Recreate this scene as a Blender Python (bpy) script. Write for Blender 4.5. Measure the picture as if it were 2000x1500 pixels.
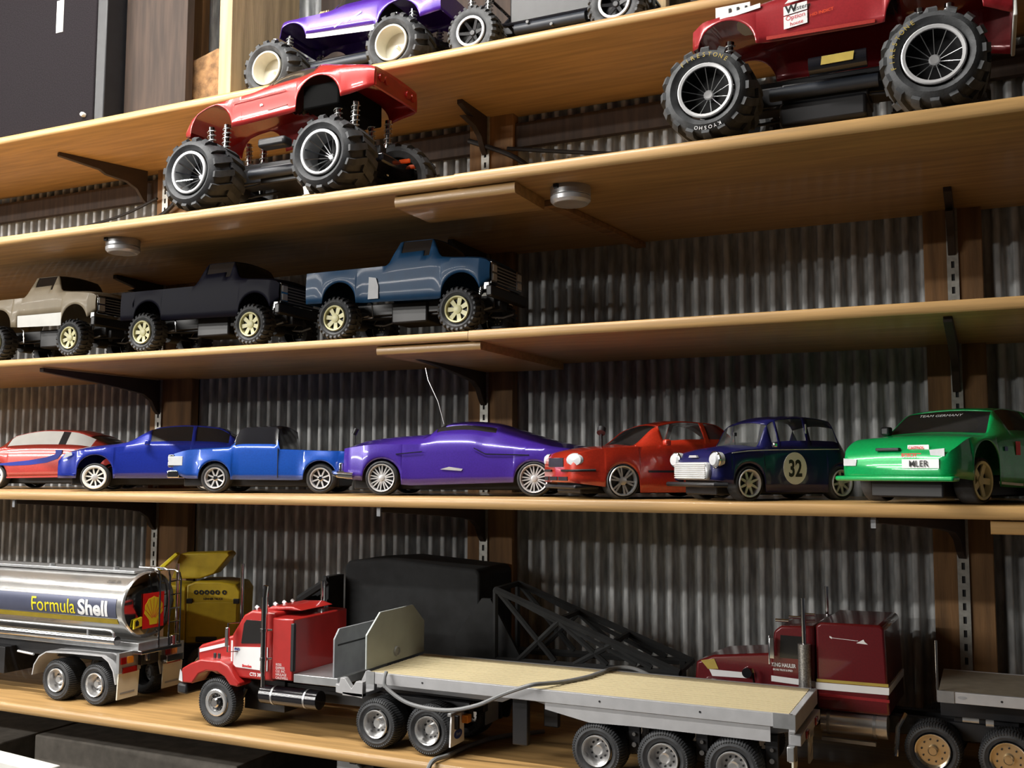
import bpy, bmesh, math, random
from mathutils import Vector, Matrix, Euler
random.seed(7)
R=math.radians; PI=math.pi
scn=bpy.context.scene; C=scn.collection
for o in list(bpy.data.objects): bpy.data.objects.remove(o)

# ---------------------------------------------------------------- camera, world, lights, exposure
cd=bpy.data.cameras.new('camera'); cam=bpy.data.objects.new('camera',cd); C.objects.link(cam)
XR=Vector((0.90577447,-0.0336735,-0.42242005)); YR=Vector((0.42375228,0.07802342,0.90241141)); ZR=Vector((0.00257131,-0.99638268,0.08494085))
# columns: camera right, up, back expressed in the room's axes (x along wall, y into wall, z up)
M=Matrix(((XR[0],-XR[1],-XR[2]),(YR[0],-YR[1],-YR[2]),(ZR[0],-ZR[1],-ZR[2]))).to_4x4()
cam.matrix_world=M
cd.sensor_width=36; cd.lens=1982.04/2000*36; cd.clip_start=.05
scn.camera=cam
scn.view_settings.view_transform='Standard'; scn.view_settings.look='None'
scn.view_settings.gamma=1; scn.view_settings.use_curve_mapping=False
scn.view_settings.exposure=0.18
w=bpy.data.worlds.new('room_air'); scn.world=w; w.use_nodes=True
w.node_tree.nodes['Background'].inputs[0].default_value=(.86,.87,.95,1)
w.node_tree.nodes['Background'].inputs[1].default_value=.03
def tube_lamp(name,loc,sx,sy,power,col=(1,.97,.92)):
    ld=bpy.data.lights.new(name,'AREA'); ld.shape='RECTANGLE'; ld.size=sx; ld.size_y=sy; ld.energy=power; ld.color=col
    o=bpy.data.objects.new(name,ld); C.objects.link(o); o.location=loc
    o['label']='ceiling strip lamp behind the camera'; o['category']='lamp'
    o.rotation_euler=Euler((math.atan2(1.9-loc[1],loc[2])*.75,0,0))
    return o
tube_lamp('strip_lamp',(-1.75,.93,1.67),1.9,.06,64)
tube_lamp('strip_lamp',(-3.95,.93,1.67),1.9,.06,24)
tube_lamp('strip_lamp',(-4.4,-1.08,1.67),4.0,.08,78)
tube_lamp('strip_lamp',(-5.6,-2.9,1.67),5.0,.10,215)
tube_lamp('strip_lamp',(-8.0,-8.0,1.67),7.0,.10,270)

# ---------------------------------------------------------------- materials
def mat(name,col,rough=.5,metal=0,coat=0,spec=.5,noise=0,nscale=40,bump=0,bscale=200,alpha=1,emit=0,stretch=(1,1,1),col2=None):
    m=bpy.data.materials.new(name); m.use_nodes=True; nt=m.node_tree; b=nt.nodes['Principled BSDF']
    b.inputs['Base Color'].default_value=(*col,1); b.inputs['Roughness'].default_value=rough; b.inputs['Metallic'].default_value=metal
    b.inputs['Coat Weight'].default_value=coat; b.inputs['Coat Roughness'].default_value=.06; b.inputs['Specular IOR Level'].default_value=spec
    b.inputs['Alpha'].default_value=alpha
    if emit: b.inputs['Emission Color'].default_value=(*col,1); b.inputs['Emission Strength'].default_value=emit
    if noise or bump:
        tc=nt.nodes.new('ShaderNodeTexCoord'); mp=nt.nodes.new('ShaderNodeMapping'); mp.inputs['Scale'].default_value=stretch
        nt.links.new(tc.outputs['Object'],mp.inputs[0])
    if noise:
        n=nt.nodes.new('ShaderNodeTexNoise'); n.inputs['Scale'].default_value=nscale; n.inputs['Detail'].default_value=5
        nt.links.new(mp.outputs[0],n.inputs['Vector'])
        r=nt.nodes.new('ShaderNodeValToRGB'); nt.links.new(n.outputs['Fac'],r.inputs[0])
        c2=col2 or tuple(max(0,c*(1-noise)) for c in col)
        r.color_ramp.elements[0].position=.35; r.color_ramp.elements[1].position=.65
        r.color_ramp.elements[0].color=(*c2,1); r.color_ramp.elements[1].color=(*[min(1,c*(1+noise*.4)) for c in col],1)
        nt.links.new(r.outputs[0],b.inputs['Base Color'])
    if bump:
        n=nt.nodes.new('ShaderNodeTexNoise'); n.inputs['Scale'].default_value=bscale; n.inputs['Detail'].default_value=3
        nt.links.new(mp.outputs[0],n.inputs['Vector'])
        bp=nt.nodes.new('ShaderNodeBump'); bp.inputs['Strength'].default_value=bump; bp.inputs['Distance'].default_value=.002
        nt.links.new(n.outputs['Fac'],bp.inputs['Height']); nt.links.new(bp.outputs[0],b.inputs['Normal'])
    return m
def paint(name,col,fl=.12): return mat(name,col,.32,.15,1,.5,fl,300)
MW=mat('oak_laminate',(.46,.275,.105),.42,noise=.22,nscale=14,stretch=(.35,5,8),bump=.1,bscale=60,coat=.15)
MW2=mat('oak_laminate_plain',(.34,.18,.065),.55,noise=.4,nscale=14,stretch=(.35,5,8))
MPOST=mat('stud_wood',(.22,.115,.045),.8,noise=.4,nscale=10,stretch=(5,5,.4),bump=.3,bscale=60)
MPOST2=mat('pale_stud_wood',(.45,.33,.18),.75,noise=.3,nscale=10,stretch=(6,6,.4),bump=.2,bscale=60)
MDK=mat('dark_bracket',(.035,.022,.016),.6,noise=.2)
MGALV=mat('galvanised_sheet',(.42,.43,.43),.62,.08,noise=.35,nscale=60,bump=.15,bscale=150,stretch=(1,1,.3))
MSTD=mat('zinc_strip',(.42,.41,.37),.45,.5,noise=.2,nscale=90)
MBLK=mat('black_plastic',(.012,.012,.014),.45,noise=.2)
MBLKG=mat('black_gloss',(.010,.010,.013),.15,coat=.6,noise=.1)
MSPK=mat('speaker_cloth',(.016,.013,.015),.95,spec=.12,noise=.4,nscale=350)
MRUB=mat('tyre_rubber',(.040,.042,.046),.62,noise=.35,nscale=60,bump=.2,bscale=400)
MRUBD=mat('dusty_tyre_rubber',(.072,.075,.079),.7,noise=.45,nscale=45,bump=.2,bscale=400)
MCHR=mat('chrome',(.72,.72,.73),.12,1,noise=.1)
MCHB=mat('bright_chrome',(.80,.80,.80),.22,.75,noise=.1)
MALU=mat('satin_aluminium',(.50,.51,.52),.35,.75,noise=.15)
MSIL=mat('silver_plastic',(.62,.62,.63),.35,.3,noise=.1,coat=.3)
MWHT=mat('white_plastic',(.78,.78,.74),.4,noise=.05)
MCRM=mat('cream_plastic',(.70,.67,.38),.45,noise=.06)
MCRW=mat('pale_cream_plastic',(.66,.63,.52),.45,noise=.06)
MGRY=mat('grey_paint',(.30,.31,.33),.45,noise=.1)
MGRYL=mat('light_grey_paint',(.42,.42,.43),.4,noise=.08,coat=.2)
MPUR=paint('purple_paint',(.055,.02,.30)); MPURD=paint('deep_purple_paint',(.07,.018,.28))
MRED=paint('red_paint',(.40,.016,.014)); MREDP=paint('worn_red_paint',(.33,.018,.024)); MREDO=paint('orange_red_paint',(.46,.028,.010)); MREDC=paint('coral_red_paint',(.44,.045,.035))
MREDT=mat('tractor_red_paint',(.42,.018,.015),.35,noise=.08,coat=.7)
MMAR=paint('maroon_paint',(.13,.005,.009)); MBLU=paint('blue_paint',(.010,.026,.30)); MBLU2=paint('bright_blue_paint',(.006,.07,.40)); MNAV=mat('navy_paint',(.007,.008,.075),.35,.1,.45,.4,.1); MNAVD=mat('midnight_navy_paint',(.002,.002,.008),.6,0,0,.12,.1)
MTEAL=mat('steel_blue_paint',(.005,.04,.10),.5,0,.05,.25,.1); MBEI=mat('beige_paint',(.30,.25,.175),.5,spec=.25,noise=.08,coat=.05)
MGRN=paint('green_paint',(.0,.36,.09)); MGLS=mat('smoked_window',(.018,.017,.017),.15,coat=.5,noise=.1)
MCLR=mat('clear_window',(.25,.26,.25),.08,alpha=.18,noise=.05); MWIN=mat('white_window_sheet',(.70,.70,.66),.6,noise=.05)
MYEL=mat('yellow_paint',(.42,.30,.008),.5,noise=.12); MYELB=mat('yellow_print',(.80,.66,.02),.4,noise=.03)
MORG=mat('orange_plastic',(.8,.10,.01),.4,noise=.05); MAMB=mat('amber_lens',(.75,.25,.02),.2,coat=.5,noise=.05); MREDL=mat('red_lens',(.30,.008,.006),.15,coat=.6,noise=.05)
MTXT=mat('white_print',(.80,.80,.80),.5,noise=.02); MTXB=mat('black_print',(.01,.01,.01),.5,noise=.02); MTXR=mat('red_print',(.65,.03,.03),.5,noise=.02)
MBAND=mat('slate_blue_print',(.10,.11,.17),.3,.3,coat=.4,noise=.05); MLBL=mat('gold_print',(.45,.33,.06),.45,noise=.1)
MPLK=mat('pale_plank',(.66,.56,.34),.5,noise=.12,nscale=20,stretch=(.3,4,4)); MCORK=mat('rough_cork',(.26,.14,.06),.95,noise=.5,nscale=45,bump=1,bscale=110)
MBRN=mat('brown_board',(.045,.027,.018),.8,noise=.4,nscale=12,stretch=(6,6,.5)); MFLR=mat('concrete_floor',(.09,.08,.07),.8,noise=.2,nscale=4)
MCBL=mat('grey_cable',(.22,.225,.23),.5,noise=.1); MCBK=mat('black_cable',(.012,.01,.01),.6,noise=.1); MBOX=mat('grey_card',(.20,.18,.155),.85,noise=.25,nscale=30)
MGRN2=mat('silver_grille',(.55,.55,.53),.25,.8,noise=.1); MBLO=mat('blue_badge',(.02,.05,.30),.3,noise=.05); MCAN=mat('black_canvas',(.012,.013,.014),.85,noise=.4,nscale=30)
MTAN=mat('tank_polished',(.78,.77,.75),.22,.88,noise=.08,nscale=8); MHEAD=mat('headlamp_lens',(.72,.74,.76),.15,.1,coat=.8,noise=.1); MTAND=mat('dusty_deck',(.27,.235,.175),.75,noise=.15)

# ---------------------------------------------------------------- helpers
class MB:
    def __init__(s): s.v=[]; s.f=[]; s.m=[]; s.mats=[]; s.cm=0
    def use(s,m):
        if m not in s.mats: s.mats.append(m)
        s.cm=s.mats.index(m); return s
    def add(s,vs,fs,T=None):
        o=len(s.v)
        s.v+= [tuple(T@Vector(v)) for v in vs] if T else [tuple(v) for v in vs]
        s.f+=[tuple(i+o for i in f) for f in fs]; s.m+=[s.cm]*len(fs); return s
    def box(s,x0,x1,y0,y1,z0,z1,T=None):
        return s.add([(x0,y0,z0),(x1,y0,z0),(x1,y1,z0),(x0,y1,z0),(x0,y0,z1),(x1,y0,z1),(x1,y1,z1),(x0,y1,z1)],
          [(0,3,2,1),(4,5,6,7),(0,1,5,4),(1,2,6,5),(2,3,7,6),(3,0,4,7)],T)
    def prism(s,pts,a,b,ax='y',T=None):
        n=len(pts)
        g={'y':lambda p,t:(p[0],t,p[1]),'x':lambda p,t:(t,p[0],p[1]),'z':lambda p,t:(p[0],p[1],t)}[ax]
        vs=[g(p,a) for p in pts]+[g(p,b) for p in pts]
        return s.add(vs,[tuple(range(n)),tuple(range(2*n-1,n-1,-1))]+[(i,i+n,(i+1)%n+n,(i+1)%n) for i in range(n)],T)
    def cyl(s,p0,p1,r0,r1=None,n=14,cap=True):
        r1=r0 if r1 is None else r1; p0=Vector(p0);p1=Vector(p1); d=(p1-p0).normalized()
        u=d.orthogonal().normalized(); w_=d.cross(u); vs=[]
        for p,r in ((p0,r0),(p1,r1)):
            for k in range(n):
                a=2*PI*k/n; vs.append(p+(u*math.cos(a)+w_*math.sin(a))*r)
        fs=[(k,(k+1)%n,(k+1)%n+n,k+n) for k in range(n)]
        if cap: fs+=[tuple(range(n-1,-1,-1)),tuple(range(n,2*n))]
        return s.add(vs,fs)
    def tube(s,path,r,n=8):
        P=[Vector(p) for p in path]; vs=[];fs=[]; up=None
        for i,p in enumerate(P):
            d=((P[min(i+1,len(P)-1)]-P[max(i-1,0)])).normalized()
            if up is None: up=d.orthogonal().normalized()
            up=(up-d*up.dot(d)).normalized(); w_=d.cross(up)
            for k in range(n):
                a=2*PI*k/n; vs.append(p+(up*math.cos(a)+w_*math.sin(a))*r)
        for i in range(len(P)-1):
            for k in range(n): fs.append((i*n+k,i*n+(k+1)%n,(i+1)*n+(k+1)%n,(i+1)*n+k))
        fs+=[tuple(range(n-1,-1,-1)),tuple(range((len(P)-1)*n,len(P)*n))]
        return s.add(vs,fs)
    def lathe(s,prof,c=(0,0,0),n=32,closed=False,T=None):   # axis y, prof (r,y)
        vs=[];fs=[];m=len(prof)
        for k in range(n):
            a=2*PI*k/n
            for r,y in prof: vs.append((c[0]+r*math.cos(a),c[1]+y,c[2]+r*math.sin(a)))
        for k in range(n):
            k2=(k+1)%n
            for i in range(m if closed else m-1):
                j=(i+1)%m; fs.append((k*m+i,k*m+j,k2*m+j,k2*m+i))
        return s.add(vs,fs,T)
    def disc(s,c,r,n=24,axis='y'):
        vs=[(c[0]+r*math.cos(2*PI*k/n),c[1],c[2]+r*math.sin(2*PI*k/n)) if axis=='y' else (c[0],c[1]+r*math.cos(2*PI*k/n),c[2]+r*math.sin(2*PI*k/n)) for k in range(n)]
        return s.add(vs,[tuple(range(n))])
    def mesh(s,name,m=None,smooth=True,ang=35,recalc=True):
        me=bpy.data.meshes.new(name); me.from_pydata(s.v,[],s.f)
        if m is not None: me.materials.append(m)
        else:
            for q in s.mats: me.materials.append(q)
            me.polygons.foreach_set('material_index',s.m)
        if recalc:
            bm=bmesh.new(); bm.from_mesh(me); bmesh.ops.recalc_face_normals(bm,faces=bm.faces); bm.to_mesh(me); bm.free()
        if smooth:
            me.polygons.foreach_set('use_smooth',[True]*len(me.polygons)); me.set_sharp_from_angle(angle=R(ang))
        me.update(); return me
    def build(s,name,m=None,parent=None,smooth=True,ang=35,bevel=0,solid=0,recalc=True,loc=None):
        me=s.mesh(name,m,smooth,ang,recalc); o=bpy.data.objects.new(name,me); C.objects.link(o)
        if parent: o.parent=parent
        if loc: o.location=loc
        if solid: q=o.modifiers.new('s','SOLIDIFY'); q.thickness=solid; q.offset=-1
        if bevel: q=o.modifiers.new('b','BEVEL'); q.width=bevel; q.segments=2; q.limit_method='ANGLE'; q.angle_limit=R(40)
        return o
def tag(o,label,cat,group=None,kind=None):
    o['label']=label; o['category']=cat
    if group: o['group']=group
    if kind: o['kind']=kind
    return o
def empty(name,loc,rz,label,cat,group=None):
    o=bpy.data.objects.new(name,None); C.objects.link(o); o.location=loc; o.rotation_euler=(0,0,R(rz)); o.empty_display_size=.05
    return tag(o,label,cat,group)
def struct(o): o['kind']='structure'; return o
def B(name,m,parent,*bx,bevel=.0008,**k):
    q=MB()
    for b in bx: q.box(*b)
    return q.build(name,m,parent,bevel=bevel,**k)
def lerp(a,b,t): return a+(b-a)*t
def lin(pts):
    def f(x):
        if x<=pts[0][0]: return pts[0][1]
        for (a,b),(c,d) in zip(pts,pts[1:]):
            if x<=c: return b+(d-b)*(x-a)/max(1e-9,c-a)
        return pts[-1][1]
    return f
def smooth(pts):      # monotone cubic
    n=len(pts); X=[p[0] for p in pts]; Yv=[p[1] for p in pts]
    d=[(Yv[i+1]-Yv[i])/(X[i+1]-X[i]) for i in range(n-1)]
    m=[d[0]]+[0 if d[i-1]*d[i]<=0 else 2*d[i-1]*d[i]/(d[i-1]+d[i]) for i in range(1,n-1)]+[d[-1]]
    def f(x):
        if x<=X[0]: return Yv[0]
        if x>=X[-1]: return Yv[-1]
        i=max(k for k in range(n-1) if X[k]<=x); h=X[i+1]-X[i]; t=(x-X[i])/h
        return (2*t**3-3*t*t+1)*Yv[i]+(t**3-2*t*t+t)*h*m[i]+(-2*t**3+3*t*t)*Yv[i+1]+(t**3-t*t)*h*m[i+1]
    return f
def text(s,size,m,parent,o,u=(1,0,0),v=(0,0,1),bold=0,name='lettering',al='LEFT',mapf=None,sx=1,shear=0):
    cu=bpy.data.curves.new('t','FONT'); cu.body=s; cu.size=size; cu.align_x=al; cu.extrude=0; cu.offset=bold; cu.resolution_u=3; cu.shear=shear
    t=bpy.data.objects.new('t',cu); C.objects.link(t); dg=bpy.context.evaluated_depsgraph_get()
    me=bpy.data.meshes.new_from_object(t.evaluated_get(dg)); bpy.data.objects.remove(t)
    if mapf:
        bm=bmesh.new(); bm.from_mesh(me); bmesh.ops.triangulate(bm,faces=bm.faces)
        bmesh.ops.subdivide_edges(bm,edges=bm.edges,cuts=2,use_grid_fill=True); bm.to_mesh(me); bm.free()
    o=Vector(o); u=Vector(u).normalized(); v=Vector(v).normalized()
    for q in me.vertices:
        p=o+u*(q.co.x*sx)+v*q.co.y
        q.co=mapf(p) if mapf else p
    me.materials.clear(); me.materials.append(m); me.name=name
    ob=bpy.data.objects.new(name,me); C.objects.link(ob); ob.parent=parent
    return ob

# ---------------------------------------------------------------- wheels
_cache={}
def tyre_mesh(key,Rt,Ri,w,lug=0,lh=.006,mt=None,chev=.22,rows=2):
    b=MB(); h=Rt-Ri
    prof=[(Ri,w*.10),(Ri+.12*h,.002),(Ri+.45*h,-.001 if w<.06 else -.004),(Ri+.82*h,w*.02),(Rt-.0*h,w*.13),(Rt,w*.5),(Rt,w*.87),(Ri+.82*h,w*.98),(Ri+.45*h,w),(Ri,w*.9)]
    b.lathe(prof,n=44,closed=True)
    if lug:
        for side in range(rows):
            for k in range(lug):
                a0=2*PI*(k+(.5 if side else 0))/lug; hw=PI/lug*.56
                if side==0: ys=[(w*.02,Rt-.26*h,-.01),(w*.10,Rt,.02),(w*.32,Rt,chev*.55),(w*.54,Rt,chev)]
                else: ys=[(w*.98,Rt-.26*h,-.01),(w*.90,Rt,.02),(w*.68,Rt,chev*.55),(w*.46,Rt,chev)]
                vs=[];fs=[]
                for i,(y,r,da) in enumerate(ys):
                    yo=y+(-.002 if side==0 else .002) if i==0 else y
                    for (rr,dd,yy) in ((r-.004,-hw,y),(r+lh,-hw*.8,yo),(r+lh,hw*.8,yo),(r-.004,hw,y)):
                        aa=a0+da+dd; vs.append((rr*math.cos(aa),yy,rr*math.sin(aa)))
                for i in range(3):
                    for j in range(3): fs.append((i*4+j,i*4+j+1,i*4+j+5,i*4+j+4))
                fs+=[(0,1,2,3),(15,14,13,12)]
                b.add(vs,fs)
    return b.mesh('tyre_'+key,mt or MRUB,ang=40)
def rim_mesh(key,Ri,lip,depth,mlip,mdisc,n=0,msp=None,w0=.003,w1=.003,yh=None,rh=.006,hubm=None,barrel=None,nuts=0,nr=.013,nutm=None,hubd=.004,dbl=0,yo=.001,nutr=.0013):
    b=MB(); msp=msp or mlip
    b.use(mlip).lathe([(Ri,.003),(Ri*1.0,-.001),(Ri-lip*.3,-.0022),(Ri-lip,-.0015),(Ri-lip-.0006,.001)],n=40)
    b.use(barrel or mlip).lathe([(Ri-lip-.0006,.001),(Ri-lip-.002,depth)],n=40)
    b.use(mdisc).disc((0,depth,0),Ri-lip-.0015,32)
    yh=depth*.8 if yh is None else yh
    b.use(msp)
    for k in range(n):
        for dd in ((0,) if not dbl else (-dbl,dbl)):
            a=2*PI*k/n+PI/2+dd; ca,sa=math.cos(a),math.sin(a)
            r0=rh*.7;r1=Ri-lip*.8
            vs=[]
            for r,hw,y in ((r0,w0/2,yh),(r1,w1/2,yo)):
                for sg,yy in ((-1,y),(1,y),(1,y+.0022),(-1,y+.0022)):
                    vs.append((r*ca-sg*hw*sa,yy,r*sa+sg*hw*ca))
            b.add(vs,[(0,1,5,4),(1,2,6,5),(2,3,7,6),(3,0,4,7),(0,3,2,1),(4,5,6,7)])
    b.use(hubm or msp).lathe([(0.0001,yh-hubd),(rh*.75,yh-hubd),(rh,yh-hubd*.6),(rh,depth)],n=20)
    if nuts:
        b.use(nutm or MCHR)
        for k in range(nuts):
            a=2*PI*k/nuts; b.cyl((nr*math.cos(a),depth-.002,nr*math.sin(a)),(nr*math.cos(a),depth+.001,nr*math.sin(a)),nutr,n=6)
    return b.mesh('rim_'+key,ang=30)
def W(style):
    if style in _cache: return _cache[style]
    t={ 'chrome_monster':lambda:(tyre_mesh(style,.072,.046,.098,16,.0060),rim_mesh(style,.0455,.0055,.046,MSIL,MBLK,12,MCHR,.0020,.0026,.040,.0055,MCHR,MALU)),
     'silver_monster':lambda:(tyre_mesh(style,.072,.0465,.098,16,.0060,MRUBD),rim_mesh(style,.046,.0062,.034,MSIL,MBLK,13,MALU,.0010,.0010,.026,.0085,MSIL,MBLKG)),
     'cream_monster':lambda:(tyre_mesh(style,.067,.042,.088,17,.006,MRUBD),rim_mesh(style,.0415,.004,.036,MCRW,MCRW,0,MCRW,rh=.004,hubd=.004,hubm=MCRW)),
     'crawler':lambda:(tyre_mesh(style,.055,.0345,.05,26,.004,MRUBD,.1),rim_mesh(style,.034,.0055,.02,MSIL,MBLK,6,MBLK,.008,.006,.012,.007,MBLK,MBLK,nuts=6,nr=.012)),
     'slot':lambda:(tyre_mesh(style,.0425,.027,.038,24,.003,MRUB,.1),rim_mesh(style,.0268,.003,.008,MCRM,MBLK,7,MCRM,.0075,.0095,.004,.0085,MCRM,MCRM,nuts=6,nr=.007,hubd=.003,nutm=MCRM,yo=.002)),
     'white10':lambda:(tyre_mesh(style,.0325,.028,.028),rim_mesh(style,.0275,.0055,.006,MWHT,MBLK,10,MWHT,.0035,.0030,.002,.007,MSIL,hubd=.002,yo=.001)),
     'chrome8':lambda:(tyre_mesh(style,.0325,.0235,.028),rim_mesh(style,.023,.0025,.008,MSIL,MBLK,8,MSIL,.0035,.0030,.003,.0055,MCHR,hubd=.002,yo=.001)),
     'lace':lambda:(tyre_mesh(style,.0345,.0285,.028),rim_mesh(style,.028,.0022,.006,MSIL,MBLK,9,MSIL,.0028,.0022,.002,.006,MSIL,hubd=.002,dbl=.20,yo=.001)),
     'six':lambda:(tyre_mesh(style,.0325,.028,.028),rim_mesh(style,.0275,.003,.006,MALU,MBLK,6,MALU,.003,.0035,.002,.0075,MALU,hubd=.002,dbl=.14,yo=.001,nuts=5,nr=.005)),
     'mini8':lambda:(tyre_mesh(style,.0305,.0245,.026),rim_mesh(style,.024,.003,.006,MSIL,MBLK,8,MSIL,.005,.0032,.002,.0065,MSIL,hubd=.002,yo=.001)),
     'yellow5':lambda:(tyre_mesh(style,.036,.031,.03),rim_mesh(style,.0305,.004,.008,MCRM,MBLK,5,MCRM,.009,.010,.003,.008,MCRM,hubd=.002,yo=.001)),
     'truck_rear':lambda:(tyre_mesh(style,.0445,.026,.052,60,.0006,MRUB,.0),rim_mesh(style,.0255,.0026,.017,MCHB,MCHB,0,MCHB,rh=.009,hubd=.007,yh=.012,nuts=10,nr=.0145,nutm=MBLK,nutr=.0018)),
     'truck_front':lambda:(tyre_mesh(style,.047,.027,.03,60,.0006,MRUB,.0),rim_mesh(style,.0265,.0075,.005,MCHB,MBLKG,0,MCHR,rh=.0095,hubd=.007,yh=.001,nuts=10,nr=.0145)),
     'gold_rear':lambda:(tyre_mesh(style,.0445,.029,.052,60,.0006,MRUB,.0),rim_mesh(style,.0285,.002,.008,MCHR,MCHG,0,MCHG,rh=.008,hubd=.006,yh=.005,nuts=10,nr=.018,nutm=MBLK,nutr=.0016)),
    }[style]()
    _cache[style]=t; return t
MCHG=mat('warm_chrome',(.75,.62,.42),.25,.9,noise=.1)
def wheel(parent,style,x,y,z,far=False,steer=0,label=None):
    tm,rm=W(style); o=bpy.data.objects.new('tyre',tm); C.objects.link(o); o.parent=parent; o.location=(x,y,z)
    o.rotation_euler=(0,random.uniform(0,6.28) if not far else 0,0)
    if far: o.rotation_euler=(0,0,PI)
    if steer: o.rotation_euler=(0,0,R(steer))
    r=bpy.data.objects.new('rim',rm); C.objects.link(r); r.parent=o
    return o

# ---------------------------------------------------------------- vehicle shells
def shell(parent,cy,x0,x1,sill,belt,top,hw,rw,arches=(),cls=None,crown=.004,mats=None,ns=64,flare=0,solid=.0012,tum=.03,names=None,nose=True):
    xs=[x0+(x1-x0)*i/ns for i in range(ns+1)]
    for (xa,ra,za) in arches:
        for i in range(15):
            a=PI*i/14; xs.append(xa-ra*.998*math.cos(a))
        xs+= [xa-ra-.0004,xa+ra+.0004]
    xs=sorted(x for x in set(round(x,5) for x in xs) if x0<=x<=x1)
    rows=[];J=13
    for x in xs:
        s=sill(x); fl=0
        for (xa,ra,za) in arches:
            if abs(x-xa)<ra: s=max(s,za+math.sqrt(max(0,ra*ra-(x-xa)**2)))
            if abs(x-xa)<ra*1.35: fl=max(fl,flare*(1-max(0,(abs(x-xa)-ra)/(ra*.35))))
        b=belt(x); t=max(top(x),b+.0015); H=hw(x); Rw=min(rw(x),H*.97); s=min(s,b-.004)
        pts=[]
        for j in range(6):
            v=j/5; pts.append((H*(1-tum*(1-math.sin(PI*min(1,v*.9+.12)))) + fl*(1-v)**1.5, s+(b-s)*v))
        cr=min(crown,(t-b)*.6)
        for j in range(1,5):
            u=j/4; pts.append((lerp(H*.975,Rw,u**1.1),b+(t-cr-b)*u))
        for j in range(1,4):
            u=j/3; pts.append((Rw*(1-u),t-cr+cr*math.sin(u*PI/2)))
        rows.append([(x,cy-y,z) for y,z in pts]+[(x,cy+y,z) for y,z in reversed(pts[:-1])])
    n=len(rows[0]); groups={}
    for i in range(len(rows)-1):
        for k in range(n-1):
            j=min(k,n-2-k); xm=(xs[i]+xs[i+1])/2; zm=(rows[i][k][2]+rows[i+1][k][2])/2
            key=cls(xm,j,zm,k) if cls else 'body'
            groups.setdefault(key,[]).append((i*n+k,(i+1)*n+k,(i+1)*n+k+1,i*n+k+1))
    if nose:
        groups['body'].append(tuple(range(n))); L=(len(rows)-1)*n; groups['body'].append(tuple(range(L+n-1,L-1,-1)))
    V=[p for r_ in rows for p in r_]; out={}
    parts=[]
    for key,fs in groups.items():
        if key=='body': parts.append((key,fs)); continue
        left=list(fs)
        while left:
            comp=[left.pop()]; vsn=set(comp[0]); grow=True
            while grow:
                grow=False; rest=[]
                for f in left:
                    if vsn&set(f): comp.append(f); vsn|=set(f); grow=True
                    else: rest.append(f)
                left=rest
            parts.append((key,comp))
    for key,fs in parts:
        used=sorted({i for f in fs for i in f}); mp={v:q for q,v in enumerate(used)}
        me=bpy.data.meshes.new(key); me.from_pydata([V[i] for i in used],[],[tuple(mp[i] for i in f) for f in fs])
        me.materials.append((mats or {}).get(key) or mats['body'])
        me.polygons.foreach_set('use_smooth',[True]*len(me.polygons)); me.set_sharp_from_angle(angle=R(50)); me.update()
        o=bpy.data.objects.new((names or {}).get(key,key),me); C.objects.link(o); o.parent=parent
        if solid and key=='body': q=o.modifiers.new('s','SOLIDIFY'); q.thickness=solid; q.offset=1
        out[key]=o
    return out
def stripe(parent,name,m,pts,y,th,thick=.0006):   # band following a polyline of (x,z) on the near side
    b=MB(); vs=[];fs=[]
    for (x,z,yy) in pts:
        for dz in (-th/2,th/2):
            for dy in (0,-thick): vs.append((x,y+yy+dy,z+dz))
    for i in range(len(pts)-1):
        o=i*4
        for a,c in ((0,1),(1,3),(3,2),(2,0)): fs.append((o+a,o+c,o+4+c,o+4+a))
    fs+=[(0,1,3,2),(len(pts)*4-4,len(pts)*4-2,len(pts)*4-1,len(pts)*4-3)]
    b.add(vs,fs); return b.build(name,m,parent)
def plate(parent,name,m,pts,y,th=.0006,ax='y',bevel=0):
    return MB().prism(pts,y,y-th if ax=='y' else y+th,ax).build(name,m,parent,smooth=False,bevel=bevel)
def ell(cx,cz,rx,rz,n=24): return [(cx+rx*math.cos(2*PI*k/n),cz+rz*math.sin(2*PI*k/n)) for k in range(n)]
def shock(parent,p0,p1,r=.0075):
    p0=Vector(p0);p1=Vector(p1); d=p1-p0
    b=MB().cyl(p0,p0+d*.55,r).cyl(p0+d*.5,p1,r*.8).cyl(p1-d*.06,p1,r*.95)
    o=b.build('shock_absorber',MCHR,parent)
    pts=[]; u=d.normalized().orthogonal().normalized(); v=d.normalized().cross(u)
    for i in range(61):
        t=i/60; a=t*2*PI*6; pts.append(p0+d*(.45+.5*t)+(u*math.cos(a)+v*math.sin(a))*r*1.15)
    MB().tube(pts,r*.10,5).build('spring',MALU,o)
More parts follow.
